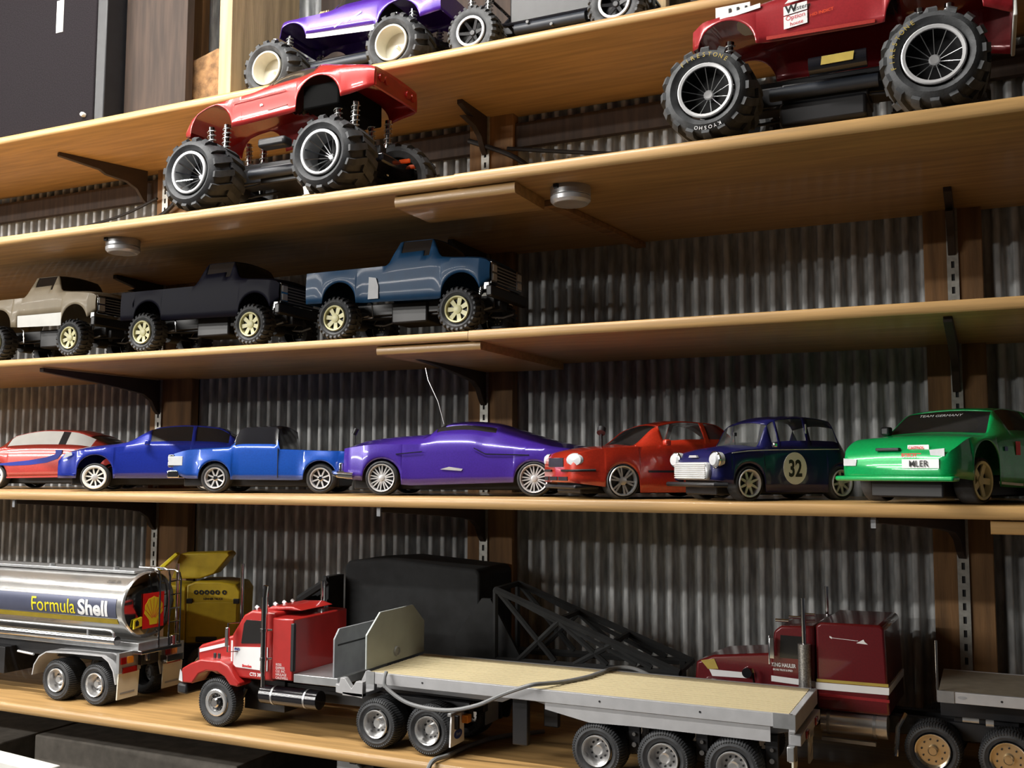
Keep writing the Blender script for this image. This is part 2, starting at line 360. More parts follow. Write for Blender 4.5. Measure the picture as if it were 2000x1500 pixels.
def monster_chassis(p,L,R_,cy,tw,ztop,m=MBLK):
    B('chassis',m,p,(-.02,L+.02,cy-.028,cy+.028,R_+.0,R_+.035),(-.05,L+.05,cy-.012,cy+.012,R_+.03,R_+.05),(L*.3,L*.7,cy-.045,cy+.045,R_-.01,R_+.03),bevel=.003)
    for x in (0,L):
        MB().cyl((x,tw*.5,R_),(x,2*cy-tw*.5,R_),.007).cyl((x,cy-.02,R_),(x,cy+.02,R_),.022).build('axle',m,p)
    MB().tube([(0,cy-.03,R_-.01),(L*.3,cy-.035,R_-.005)],.003).tube([(L,cy-.03,R_-.01),(L*.7,cy-.035,R_-.005)],.003).tube([(0,cy+.03,R_-.01),(L*.3,cy+.035,R_-.005)],.003).build('link_rods',MBLK,p)
    MB().cyl((L*.25,cy-.055,R_+.01),(L*.75,cy-.055,R_+.01),.011).build('motor_can',mat('bluish_black',(.02,.025,.035),.5,noise=.2),p)
    for x in (0,L):
        for s in (-1,1):
            for dx in (-.022,.022): shock(p,(x+dx*.8,cy+s*.064,R_+.005),(x+dx,cy+s*.062,ztop+.02),.0078)

# ---------------------------------------------------------------- setting
b=MB(); pitch=.0335; seg=16; x=-4.2; N=int(5.6/pitch*seg); vs=[];fs=[]
for i in range(N+1):
    xx=-4.2+i*pitch/seg; ph=2*PI*i/seg; y=2.198-.0115*math.tanh(2.6*math.sin(ph))
    vs+=[(xx,y,-1.6),(xx,y,1.7)]
for i in range(N): fs.append((2*i,2*i+1,2*i+3,2*i+2))
b.add(vs,fs); struct(b.build('wall_back',MGALV,recalc=False,ang=60))
struct(B('floor',MFLR,None,(-13,5,-10,2.3,-1.62,-1.6),bevel=0))
struct(B('ceiling',mat('ceiling_paint',(.35,.33,.30),.9,noise=.1),None,(-13,5,-10,2.3,2.2,2.22),bevel=0))
def board(name,x0,x1,yf,yb,zt,th,label,m=MW,rot=0,group=None):
    r=th/2; pts=[]
    for k in range(9):
        a=-PI/2+PI*k/8; pts.append((yf+r*.45*(1-math.cos(a)),zt-r+r*math.sin(a)))
    pts+=[(yb,zt),(yb,zt-th)]
    o=MB().prism(pts,x0,x1,'x').build(name,m,ang=40); tag(o,label,'shelf',group)
    return o
board('shelf_board',-3.2,.6,1.80,2.184,.877,.020,'oak-effect shelf board across the top, under the speaker and purple truck')
board('shelf_board',-3.2,-.868,1.60,2.184,.540,.021,'left oak-effect board of the shelf under the red sports monster truck')
board('shelf_board',-.867,.7,1.598,2.184,.541,.023,'right oak-effect board of the shelf under the red pickup monster truck')
board('shelf_board',-3.2,-.90,1.72,2.184,.268,.017,'thin oak-effect board under the row of dark lifted pickups, left length')
board('shelf_board',-.899,.7,1.72,2.184,.269,.020,'mostly empty right length of the shelf with lifted pickups')
board('shelf_board',-3.2,.7,1.68,2.184,-.051,.0205,'oak-effect shelf board under the row of road cars')
board('shelf_board',-3.2,.7,1.592,2.184,-.510,.0205,'lowest oak-effect shelf board under the trucks and trailers')
def splice(x0,x1,yf,yb,zt,th,label): board('splice_board',x0,x1,yf,yb,zt,th,label,MW)
splice(-1.003,-.752,1.615,1.75,.5175,.021,'short oak splice board under the joint of the second shelf')
splice(-1.116,-.88,1.735,2.16,.2495,.017,'short oak splice board under the joint of the third shelf')
splice(.0,.25,1.69,2.1,-.0735,.020,'short oak splice board under the right end of the road car shelf')
o=MB().box(-.012,.012,0,.43,-.012,0).build('shelf_batten',MW2,bevel=.001); o.location=(-.745,1.76,.5175); o.rotation_euler=(0,0,R(-6)); tag(o,'thin wooden batten under the second shelf beside the right puck lamp','batten')
B_=B('wall_rail',MPOST,None,(-3.2,.7,2.165,2.184,.775,.835)); B_.data.materials[0]=MBRN; tag(B_,'dark horizontal wooden rail on the wall under the top shelf','rail')
# studs, standards, brackets
for i,(xs_,x0,x1,wh) in enumerate(((-2.10,-2.135,-1.985,'left'),(-1.08,-1.125,-1.007,'middle'),(-.05,-.103,.004,'right'))):
    p=B('wall_stud',MPOST,None,(x0,x1,2.155,2.184,-1.5,1.6),bevel=.002); tag(p,'%s of the brown wooden posts against the corrugated wall'%{'left':'leftmost','middle':'middle','right':'rightmost'}[wh],'post','wooden posts on the wall')
    e=empty('shelf_standard',(xs_,2.15,0),0,'slotted metal shelf upright on the %s wooden post'%wh,'shelf upright','slotted shelf uprights')
    q=MB(); W_=.0105
    z=-1.5; q.box(-W_,-.003,0,.004,-1.5,1.5); q.box(.003,W_,0,.004,-1.5,1.5)
    while z<1.5:
        q.box(-.003,.003,0,.004,z,z+.012); z+=.0255
    q.build('strip',MSTD,e,smooth=False)
    MB().box(-.0031,.0031,.0035,.005,-1.5,1.5).build('slot_backing',MBLK,e,smooth=False)
    for j,(zt,yf,rot) in enumerate(((.857,1.90 if i==0 else 2.02,-20 if i==0 else 0),(.519,1.98,0),(.249,1.76,0),(-.0715,1.70,0),(-.5305,1.62,0))):
        L=2.15-yf; xo=-.07 if (i==0 and j==0) else 0
        if wh=='right' and j==3: rot=-15
        pr=[(0,0),(-L,0),(-L,-.010),(-L*.55,-.024),(-.12,-.034),(-.06,-.042),(-.03,-.058),(-.012,-.085),(0,-.095)]
        o=MB().prism(pr,-.007,.007,'x').build('shelf_bracket',MDK,bevel=.001); o.location=(xs_-.001+xo,2.149,zt-.0002); o.rotation_euler=(0,0,R(rot))
        nm=['top','second','third','road car','lowest'][j]
        tag(o,'dark brown bracket under the %s shelf at the %s upright'%(nm,wh),'bracket','dark shelf brackets')
        if j==3:
            MB().box(-.004,.004,-L-.003,-L,-.018,.0).build('end_clip',MGRY,o)
for i,(X,Yp,l) in enumerate(((-1.762,1.68,'round silver puck lamp under the second shelf, left of the two'),(-.678,1.70,'round silver puck lamp under the second shelf, right of the two'))):
    e=empty('puck_lamp',(X,Yp,.5195-.0015*(i)),0,l,'lamp','puck lamps under the shelf')
    T=Matrix.Rotation(PI/2,4,'X')
    MB().lathe([(.0001,0),(.037,0),(.0375,.004),(.037,.016),(.036,.017)],n=40,T=Matrix.Rotation(-PI/2,4,'X')).build('base',MALU,e)
    MB().lathe([(.035,.0165),(.0375,.019),(.037,.026),(.032,.031),(.029,.0315)],n=40,T=Matrix.Rotation(-PI/2,4,'X')).build('cap',MSIL,e)
    MB().lathe([(.029,.0315),(.026,.030),(.0001,.030)],n=40,T=Matrix.Rotation(-PI/2,4,'X')).build('lens',mat('frosted_lens',(.35,.33,.32),.5,noise=.05),e)
    MB().box(-.019,-.010,-.0385,-.033,-.008,.0).build('switch_notch',MBLK,e)
def cable(path,r,m,label,name='cable',n=8,sub=8,group=None):
    P=[Vector(p) for p in path]; Q=[]
    for i in range(len(P)-1):
        a=P[max(i-1,0)];b_=P[i];c=P[i+1];d=P[min(i+2,len(P)-1)]
        for k in range(sub):
            t=k/sub; Q.append(.5*((2*b_)+(c-a)*t+(2*a-5*b_+4*c-d)*t*t+(3*b_-a-3*c+d)*t**3))
    Q.append(P[-1]); o=MB().tube(Q,r,n).build(name,m); return tag(o,label,'cable',group)
cable([(-2.95,2.16,.70),(-2.6,2.15,.665),(-2.3,2.15,.675),(-2.1,2.14,.72),(-2.0,2.13,.79)],.006,MCBK,'black cable drooping on the wall left below the top shelf',group='black cables on the wall')
cable([(-2.95,2.165,.735),(-2.6,2.16,.715),(-2.3,2.155,.735),(-2.12,2.14,.77)],.004,MCBK,'thin black cable above the drooping one at far left',group='black cables on the wall')
cable([(-1.12,2.14,.80),(-1.0,2.14,.745),(-.92,2.14,.68),(-.84,2.15,.62)],.006,MCBK,'black cable hanging down the wall by the middle post',group='black cables on the wall')
cable([(-1.02,2.15,.77),(-.8,2.15,.73),(-.6,2.15,.70),(-.4,2.15,.695)],.005,MCBK,'black cable running right along the wall above the second shelf',group='black cables on the wall')

# ---------------------------------------------------------------- top shelf things
ZT=.877
e=empty('speaker_cabinet',(-2.35,1.84,ZT),0,'big black speaker cabinet at the left end of the top shelf','speaker')
B('cabinet',MSPK,e,(-.45,.30,0,.30,0,.75),bevel=.004)
B('side_trim',MBLK,e,(.302,.336,.0,.30,.0,.75),bevel=.003)
B('front_label',MWHT,e,(.155,.180,-.002,0,.272,.36),bevel=.0005)
MB().lathe([(.0001,-.012),(.005,-.011),(.0065,-.006),(.0055,0)],n=16).build('knob',MWHT,e,loc=(.27,0,.033))
o=B('partition_board',MBRN,None,(-2.008,-1.80,1.90,1.925,ZT,1.5),bevel=.001); tag(o,'dark brown upright board beside the black speaker cabinet','board')
o=B('upright_panel',MPOST2,None,(-1.650,-1.612,1.85,2.11,ZT,1.5),bevel=.001); tag(o,'pale wooden upright standing left of the purple truck','panel')
b=MB(); 
b.prism([(-1.90,ZT),(-1.66,ZT),(-1.66,1.06),(-1.74,1.07),(-1.90,1.03)],1.94,2.08)
o=b.build('cork_block',MCORK,bevel=.012); tag(o,'rough brown cork block behind the brown boards','block')
o=MB().box(-1.99,-1.80,2.09,2.15,1.0,1.13).build('red_box',MRED,bevel=.004); o.rotation_euler=(0,0,0); tag(o,'red box corner with white edge above the cork block','box')
MB().box(-1.80,-1.792,2.089,2.15,.999,1.13).build('white_edge',MWHT,o)
o=B('back_panel',MBRN,None,(-1.55,-.62,2.12,2.15,ZT,1.5),bevel=.001); tag(o,'dark brown panel behind the purple truck','panel')
o=B('post_end',MPOST2,None,(-.63,-.605,2.085,2.11,ZT,1.3),bevel=.002); tag(o,'pale wooden post standing right of the black crawler','post')
b=MB()
for k in range(14):
    a=random.uniform(-.5,.5); b.tube([(-1.42+a*.03,1.96,1.11),(-1.42+a*.05,1.95,1.085),(-1.42+a*.05+random.uniform(-.008,.008),1.945,1.055+random.uniform(-.012,.012))],.0012,4)
o=b.build('frayed_cord',MPOST2); tag(o,'frayed end of a beige cord hanging over the purple truck','cord')

# purple monster truck
P=empty('monster_truck',(-1.521,1.868,ZT),0,'purple lifted model pickup with cream wheels on the top shelf','model truck','model monster trucks')
cy=.122
def c(x,j,z,k):
    if j>=6 and .17<x<.30: return 'window'
    if j==0 and .09<x<.28: return 'white_sill'
    return 'body'
shell(P,cy,0,.45,lin([(0,.165),(.089,.143),(.282,.129),(.40,.135),(.45,.145)]),lin([(0,.188),(.03,.197),(.25,.196),(.45,.195)]),smooth([(0,.19),(.03,.203),(.15,.208),(.2,.25),(.29,.255),(.31,.20),(.45,.198)]),
 lin([(0,.07),(.02,.088),(.43,.088),(.45,.084)]),lin([(0,.05),(.15,.075),(.2,.06),(.29,.06),(.31,.08),(.45,.08)]),[(.045,.045,.142),(.345,.057,.128)],c,mats={'body':MPURD,'window':MGLS,'white_sill':MWHT},flare=.004)
stripe(P,'silver_streak',MSIL,[(.17,.155,0),(.20,.168,0),(.205,.163,0),(.245,.178,0)],cy-.0895,.0035)
for x in (0,.346): wheel(P,'cream_monster',x,0,.0735); wheel(P,'cream_monster',x,2*cy,.0735,True)
monster_chassis(P,.346,.0725,cy,.08,.15)
# crawler
P=empty('rock_crawler',(-.972,1.862,ZT),0,'black open-frame rock crawler with silver-ringed wheels on the top shelf','model truck')
for x in (0,.324): wheel(P,'crawler',x,0,.0595); wheel(P,'crawler',x,.22,.0595,True)
monster_chassis(P,.324,.0585,.11,.05,.14)
b=MB()
for y in (.06,.16):
    b.tube([(-.04,y,.10),(.06,y,.085),(.25,y,.085),(.37,y,.11),(.33,y,.17),(.2,y,.21),(.1,y,.20),(.02,y,.15),(-.04,y,.10)],.0045)
for x,z in ((-.04,.10),(.1,.20),(.2,.21),(.37,.11),(.02,.15),(.06,.085),(.25,.085)): b.tube([(x,.06,z),(x,.16,z)],.0035)
b.build('cage',MBLKG,P)
B('battery_tray',MBLK,P,(.06,.26,.07,.15,.09,.15),bevel=.004)
for x,z in ((.06,.055),(.115,.075),(.17,.06),(-.035,.04)): MB().cyl((x,.04,z),(x,.05,z),.0035).build('rod_end',MCHR,P)

# ---------------------------------------------------------------- second shelf: red sports monster
ZS=.541
P=empty('monster_truck',(-1.494,1.594,ZS),0,'red low sports car body on four huge tyres with chrome wire wheels','model truck','model monster trucks'); cy=.152
def c(x,j,z,k):
    if j>=6 and .10<x<.262 and z>.262: return 'window'
    return 'body'
shell(P,cy,-.086,.41,lin([(-.086,.190),(-.06,.183),(.06,.186),(.228,.195),(.335,.209),(.41,.222)]),
 smooth([(-.086,.205),(-.05,.228),(.0,.243),(.13,.253),(.228,.260),(.28,.270),(.36,.268),(.41,.262)]),
 smooth([(-.086,.207),(-.05,.232),(.0,.250),(.10,.266),(.19,.303),(.25,.306),(.33,.287),(.395,.276),(.41,.268)]),
 lin([(-.086,.070),(-.06,.083),(.0,.090),(.33,.092),(.40,.088),(.41,.084)]),lin([(-.086,.05),(.09,.075),(.18,.056),(.25,.056),(.33,.078),(.41,.075)]),
 [(.0,.060,.183),(.282,.055,.207)],c,mats={'body':MRED,'window':MGLS},flare=.003,crown=.006)
plate(P,'tail_panel',mat('dark_red_paint',(.28,.012,.01),.25,coat=.8,noise=.1),[(cy-.080,.226),(cy+.080,.226),(cy+.078,.260),(cy-.078,.260)],.4105,.002,'x')
for y in (-.062,-.042,.042,.062): MB().lathe([(.0001,0),(.0085,0),(.009,.002),(.0085,.004)],n=20,T=Matrix.Rotation(R(90),4,'Z')).build('tail_lamp',MREDL,P,loc=(.4165,cy+y,.246))
stripe(P,'door_slot',MBLK,[(.085,.215,0),(.085,.195,0)],cy-.0925,.002)
stripe(P,'side_crease',MREDC,[(.06,.238,0),(.2,.244,0)],cy-.0928,.002,.001)
plate(P,'door_handle',MWHT,[(.135,.219),(.143,.220),(.141,.224),(.135,.224)],cy-.093,.001)
stripe(P,'side_vent',MREDC,[(.155,.208,0),(.205,.213,0)],cy-.0928,.002,.001)
B('inner_liner',mat('matt_black',(.004,.004,.004),1,spec=.1,noise=.1),P,(.236,.325,cy-.082,cy+.082,.20,.250),bevel=.004)
for x in (0,.332): wheel(P,'chrome_monster',x,0,.0785)
wheel(P,'chrome_monster',0,2*cy,.0785,True); o=wheel(P,'chrome_monster',.332+.02,2*cy-.0,.0785); o.rotation_euler=(0,.3,PI-R(-14))
monster_chassis(P,.332,.0785,cy,.1,.185)
B('front_skid',MBLK,P,(.14,.21,.045,.075,.125,.145),bevel=.006)
for y in (.19,.23): B('spring_clip',MORG,P,(.395,.42,y,y+.007,.10,.108),bevel=.001)
B('axle_arm',MBLKG,P,(.35,.40,.12,.25,.085,.105),bevel=.004)
o=MB().prism([(-.0,0),(.012,0),(.004,.018),(-.004,.016)],0,.02).build('paper_scrap',MWHT); o.location=(-1.205,1.605,ZS+.001); tag(o,'small white paper scrap under the sports monster truck rear tyre','paper')

# red pickup monster
P=empty('monster_truck',(-.399,1.594,ZS+.001),0,'red pickup body with stickers on huge silver-rimmed tyres at the right','model truck','model monster trucks')
def c(x,j,z,k):
    if j>=6 and .14<x<.28 and z>.26: return 'window'
    return 'body'
shell(P,cy,-.038,.455,lin([(-.038,.180),(.075,.168),(.262,.166),(.41,.165),(.455,.15)]),smooth([(-.038,.214),(-.01,.224),(.08,.232),(.455,.238)]),
 smooth([(-.038,.216),(-.01,.232),(.06,.243),(.12,.250),(.16,.310),(.27,.315),(.29,.245),(.455,.242)]),lin([(-.038,.075),(-.02,.088),(.43,.092),(.455,.086)]),lin([(-.038,.06),(.1,.078),(.16,.065),(.27,.065),(.3,.082),(.455,.08)]),
 [(.022,.050,.166),(.345,.070,.165)],c,mats={'body':MREDP,'window':MGLS},flare=.005)
b=MB().use(MWHT); b.box(-.005,.055,cy-.05,cy+.03,.238,.262)
b.use(MBLK)
for k in range(3): b.box(.018+k*.014,.022+k*.014,cy-.0515,cy-.049,.243,.256)
b.build('hood_scoop',None,P,smooth=False)
plate(P,'white_sticker',MTXT,[(.118,.206),(.156,.211),(.156,.225),(.118,.221)],cy-.0925)
plate(P,'white_sticker',MTXT,[(.118,.183),(.156,.188),(.156,.209),(.118,.204)],cy-.0925)
plate(P,'name_sticker',MTXT,[(.012,.219),(.08,.229),(.08,.237),(.012,.227)],cy-.0905)
plate(P,'flame_sticker',MTXT,[(.12,.226),(.13,.236),(.172,.238),(.168,.228),(.15,.229)],cy-.0925)
stripe(P,'running_board',MREDC,[(.09,.172,0),(.26,.170,0)],cy-.094,.006,.002)
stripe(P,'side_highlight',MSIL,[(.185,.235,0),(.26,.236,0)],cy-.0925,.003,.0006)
sl=(1,0,.12)
text('W',.018,MTXB,P,(.121,cy-.0935,.209),sl,bold=.0006); text('estern',.011,MTXB,P,(.134,cy-.0935,.2115),sl)
text('Option',.011,MTXR,P,(.121,cy-.0935,.1965),sl); text('house',.009,MTXR,P,(.128,cy-.0935,.187),sl)
text('HID INDICT',.007,MORG,P,(.16,cy-.0935,.197),sl)
plate(P,'rear_bumper',MWHT,[(cy-.085,.145),(cy+.085,.145),(cy+.085,.185),(cy-.085,.185)],.456,.006,'x',.002)
MB().lathe([(.0001,-.006),(.008,-.005),(.009,0)],n=16).build('lamp_pod',MWHT,P,loc=(.262,cy-.094,.232))
tw=[]
for x in (0,.346):
    o=wheel(P,'silver_monster',x,0,.0785); o.rotation_euler=(0,0,0); tw.append(o)
    wheel(P,'silver_monster',x,2*cy,.0785,True)
def arc_text(s,size,m,par,r,a0,da,flip=False,bold=0):
    n=len(s)
    for i,ch in enumerate(s):
        if ch==' ': continue
        a=a0+da*i
        u=(math.sin(a),0,-math.cos(a)); v=(math.cos(a),0,math.sin(a))
        if flip: u=(-u[0],0,-u[2]); v=(-v[0],0,-v[2])
        yield text(ch,size,m,None,(r*math.cos(a),-.0052,r*math.sin(a)),u,v,bold,al='CENTER')
def joined_arc(s,size,m,par,r,a0,da,flip=False,bold=0):
    vs=[];fs=[]
    for o in list(arc_text(s,size,m,par,r,a0,da,flip,bold)):
        k=len(vs); vs+=[tuple(v.co) for v in o.data.vertices]; fs+=[tuple(i+k for i in p.vertices) for p in o.data.polygons]; bpy.data.objects.remove(o)
    b=MB().add(vs,fs); return b.build('lettering',m,par,smooth=False,recalc=False)
joined_arc('FIRESTONE',.010,MLBL,tw[0],.055,R(128),-R(9.5)); joined_arc('KYOSHO',.0085,MTXT,tw[0],.0615,R(292),-R(7),False)
joined_arc('FIRESTONE',.010,MLBL,tw[1],.055,R(195),-R(9.5))
monster_chassis(P,.346,.0785,cy,.1,.17)
MB().cyl((.155,.075,.118),(.245,.075,.120),.015).build('battery_pack',MBLKG,P); 
plate(P,'battery_label',MLBL,[(.175,.113),(.225,.114),(.227,.128),(.177,.127)],.0595,.001)
B('gear_box',MBLK,P,(.10,.24,cy-.05,cy+.05,.035,.075),bevel=.006)

# ---------------------------------------------------------------- third shelf: lifted pickups (fronts to the right)
ZD=.269
def pickup3(x,y,label,body,L,z_off=0,bed=.12,dark=False,beige=False):
    P=empty('lifted_pickup',(x,y,ZD),0,label,'model truck','lifted model pickups on the third shelf'); cy=.095
    xf=L+.06; xr=-.085
    cab0=L-.175 if not beige else L-.182; 
    def c(xx,j,z,k):
        if 6<=j<=8 and cab0+.03<xx<cab0+.098 and z>.165+z_off: return 'side_window'
        if j>=9 and cab0+.10<xx<cab0+.128: return 'windshield'
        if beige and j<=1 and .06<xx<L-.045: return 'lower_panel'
        return 'body'
    zb=.150+z_off; zr=.205+z_off
    shell(P,cy,xr,xf,lin([(xr,.085+z_off),(0,.082+z_off),(.06,.078+z_off),(L-.05,.074+z_off),(L+.045,.09+z_off),(xf,.105+z_off)]),
      smooth([(xr,zb),(cab0,zb),(L-.05,zb+.004),(xf-.01,zb-.004),(xf,zb-.010)]),
      smooth([(xr,zb+.002),(cab0-.002,zb+.002),(cab0+.012,zb+.03),(cab0+.028,zr),(cab0+.10,zr),(cab0+.128,zb+.014),(xf-.02,zb+.006),(xf,zb-.006)]),
      lin([(xr,.078),(xf-.02,.080),(xf,.074)]),lin([(xr,.072),(cab0,.072),(cab0+.02,.06),(cab0+.1,.058),(cab0+.13,.07),(xf,.06)]),
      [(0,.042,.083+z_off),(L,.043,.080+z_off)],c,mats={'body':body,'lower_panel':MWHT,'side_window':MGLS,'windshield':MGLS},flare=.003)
    for xx in (0,L): wheel(P,'slot',xx,0,.0455); wheel(P,'slot',xx,2*cy,.0455,True)
    B('chassis',MBLK,P,(-.08,L+.05,cy-.03,cy+.03,.055,.08),(-.08,L+.06,cy-.022,cy-.016,.05,.07),bevel=.002)
    for xx in (0,L): MB().cyl((xx,.03,.0455),(xx,2*cy-.03,.0455),.005).cyl((xx,cy-.014,.0455),(xx,cy+.014,.0455),.015).build('axle',MBLK,P)
    b=MB()
    for xx in (0,L):
        for s in (-1,1):
            b.tube([(xx-.055,cy+s*.05,.052),(xx-.03,cy+s*.052,.047),(xx,cy+s*.052,.05),(xx+.03,cy+s*.052,.047),(xx+.055,cy+s*.05,.052)],.0022)
    b.build('leaf_springs',MGRY,P)
    B('transfer_case',MBLK,P,(L*.35,L*.65,cy-.035,cy+.035,.035,.08),bevel=.004)
    MB().tube([(.055,.03,.085),(.075,.026,.075),(.078,.026,.045)],.0018).tube([(.078,.026,.045),(.05,.03,.045)],.0018).build('exhaust_pipe',MCHR,P)
    for s in (-1,1): shock(P,(L+.02*s,.045,.05),(L+.03*s,.05,.10),.004)
    # front face: grille between lamps, bumper
    z0=.098+z_off; z1=zb-.008
    b=MB().use(MBLKG if not dark else MBLK); b.box(xf,xf+.003,cy-.070,cy+.070,z0,z1)
    b.use(MGRY)
    for k in range(6): b.box(xf+.002,xf+.0045,cy-.045,cy+.045,z0+.004+k*.0065,z0+.006+k*.0065)
    b.build('grille',None,P,smooth=False)
    for s in (-1,1):
        f=B('headlamp_surround',MCHR,P,(xf,xf+.004,cy+s*.058-.012,cy+s*.058+.012,z0+.004,z1-.001),bevel=.001)
        for q in (0,1): B('headlamp',MHEAD,f,(xf+.0035,xf+.006,cy+s*.058-.009,cy+s*.058+.009,z0+.007+q*.018,z0+.021+q*.018),bevel=.001)
    B('corner_lamp',MHEAD,P,(xf-.010,xf+.002,cy-.078,cy-.074,z0-.012,z0+.002),bevel=.001)
    B('bumper',MBLK,P,(xf-.002,xf+.012,cy-.085,cy+.085,.070+z_off*.5,.092+z_off*.5),bevel=.003)
    return P
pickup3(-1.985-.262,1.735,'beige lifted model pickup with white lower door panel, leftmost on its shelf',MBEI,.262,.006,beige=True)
pickup3(-1.75,1.733,'midnight navy lifted model pickup between the beige and steel blue ones',MNAVD,.31,-.006,dark=True)
P=pickup3(-1.22,1.735,'steel blue lifted model pickup with silver headlamps',MTEAL,.288,-.002)
# stray rear bed fender of the blue pickup
plate(P,'side_sticker',MGRY,[(.073,.082),(.098,.082),(.098,.108),(.092,.125),(.075,.128)],.0135,.0008)

# ---------------------------------------------------------------- fourth shelf: road cars (fronts to the left, parked at an angle)
Z4=-.051
def inner(P,x0,x1,cy,hw,z0=.014,z1=.055):
    B('chassis',MBLK,P,(x0,x1,cy-hw,cy+hw,z0,z1),bevel=.003)
def wheels(P,st,xs,z,w,steer=0):
    for i,x in enumerate(xs):
        wheel(P,st,x,.0,z,steer=steer if i==0 else 0); wheel(P,st,x,w,z,True)
# leftmost red coupe body (front off frame at left)
P=empty('model_coupe',(-2.40,1.80,Z4),16,'red and dark blue coupe body with white window sheets, leftmost on the road car shelf','model car','model road cars in a row')
cy=.095
def c(x,j,z,k):
    if 6<=j<=8 and (.10<x<.245 or .262<x<.335) and z>.104: return 'side_window'
    if j>=9 and .32<x<.39: return 'rear_window'
    if 6<=j<=8 and .244<x<.263 and z>.104: return 'pillar'
    return 'body'
shell(P,cy,-.02,.425,lin([(-.02,.028),(.425,.036)]),smooth([(-.02,.085),(.1,.102),(.3,.103),(.40,.088),(.425,.075)]),smooth([(-.02,.09),(.05,.105),(.12,.145),(.2,.156),(.27,.153),(.35,.128),(.41,.098),(.425,.08)]),
 lin([(-.02,.08),(.0,.095),(.38,.096),(.41,.085),(.425,.07)]),lin([(-.02,.06),(.1,.065),(.3,.062),(.425,.055)]),[(.07,.038,.033),(.345,.037,.030)],c,mats={'body':MREDC,'side_window':MWIN,'rear_window':MGLS,'pillar':MBLK},crown=.006)
b=MB(); pts=[(.07,.062),(.12,.060),(.17,.062),(.22,.068),(.25,.078),(.262,.092),(.262,.101),(.244,.101),(.244,.090),(.22,.082),(.17,.074),(.12,.069),(.09,.066)]
plate(P,'blue_flame',MBLU,pts,cy-.0965,.0008)
stripe(P,'sill_line',MREDC,[(.11,.030,0),(.31,.034,0)],cy-.097,.004,.002)
wheels(P,'white10',(.07,.345),.033,2*cy); inner(P,.0,.40,cy,.062)
# blue sedan
P=empty('model_sedan',(-1.884,1.735,Z4),33,'royal blue four-door model sedan with white ten-spoke wheels','model car','model road cars in a row')
def c(x,j,z,k):
    if 6<=j<=8 and (.125<x<.215 or .222<x<.30) and z>.106: return 'side_window'
    if j>=9 and (.075<x<.128 or .30<x<.35): return 'windshield'
    if j==0 and 0<x<.2 and abs(x-.0)>.05: return 'body'
    return 'body'
shell(P,cy,-.087,.39,lin([(-.087,.031),(.39,.03)]),smooth([(-.087,.07),(-.07,.086),(0,.098),(.1,.106),(.25,.106),(.36,.105),(.39,.09)]),smooth([(-.087,.075),(-.075,.092),(-.04,.103),(.06,.117),(.132,.153),(.2,.159),(.27,.154),(.34,.118),(.375,.11),(.39,.095)]),
 lin([(-.087,.072),(-.07,.085),(-.03,.093),(.33,.095),(.37,.088),(.39,.078)]),lin([(-.087,.055),(.06,.075),(.13,.062),(.28,.062),(.34,.075),(.39,.07)]),[(.0,.041,.044),(.255,.040,.040)],c,mats={'body':MBLU,'side_window':MGLS,'windshield':MGLS},flare=.003,crown=.005)
plate(P,'headlamp',MHEAD,[(-.072,.076),(-.052,.084),(-.053,.091),(-.066,.090)],cy-.091,.001)
B('door_mirror',MBLU,P,(.112,.124,-.014,-.0,.108,.120),bevel=.003)
wheels(P,'white10',(0,.255),.033,2*cy); inner(P,-.06,.36,cy,.062)
stripe(P,'bumper_line',MBLU,[(-.075,.040,0.004),(-.045,.038,0)],cy-.094,.004,.002)
# blue pickup
P=empty('model_pickup',(-1.526,1.735,Z4),20,'metallic bright blue low model pickup with black cab and chrome wheels','model car','model road cars in a row')
cy=.082
def c(x,j,z,k):
    if j>=6 and .03<x<.142 and z>.102: return 'cab_glass'
    return 'body'
shell(P,cy,-.095,.285,lin([(-.095,.045),(-.065,.032),(.03,.030),(.185,.029),(.285,.040)]),smooth([(-.095,.085),(-.06,.093),(.03,.095),(.285,.090)]),smooth([(-.095,.088),(-.06,.098),(.028,.104),(.046,.140),(.060,.148),(.125,.150),(.138,.142),(.142,.097),(.285,.092)]),
 lin([(-.095,.078),(-.07,.081),(.26,.082),(.285,.077)]),lin([(-.095,.06),(.02,.072),(.05,.064),(.13,.064),(.145,.075),(.285,.073)]),[(.0,.036,.034),(.2345,.037,.034)],c,mats={'body':MBLU2,'cab_glass':MBLKG},flare=.006,crown=.005)
for s in (-1,1):
    f=MB().box(-.108,-.094,cy+s*.061-.018,cy+s*.061+.018,.056,.084).build('headlamp_surround',MCHR,P,bevel=.002)
    for q in (0,1): B('headlamp',MHEAD,f,(-.110,-.107,cy+s*.061-.014,cy+s*.061+.014,.059+q*.012,.068+q*.012),bevel=.001)
    B('side_lamp',MHEAD,f,(-.106,-.074,cy+s*.0808-.0012,cy+s*.0808+.0012,.060,.080),bevel=.0008)
B('front_bumper',MCHR,P,(-.110,-.082,cy-.080,cy+.080,.033,.050),bevel=.003)
B('grille',MBLK,P,(-.104,-.094,cy-.048,cy+.048,.056,.084),bevel=.001)
stripe(P,'door_gap',MBLK,[(.141,.100,0),(.1412,.032,0)],cy-.0833,.0012)
MB().prism([(.139,.034),(.1405,.034),(.1405,.098),(.139,.098)],cy-.0832,cy-.080).build('door_seam',MBLK,P)
wheels(P,'chrome8',(0,.2345),.033,2*cy); inner(P,-.08,.27,cy,.058)
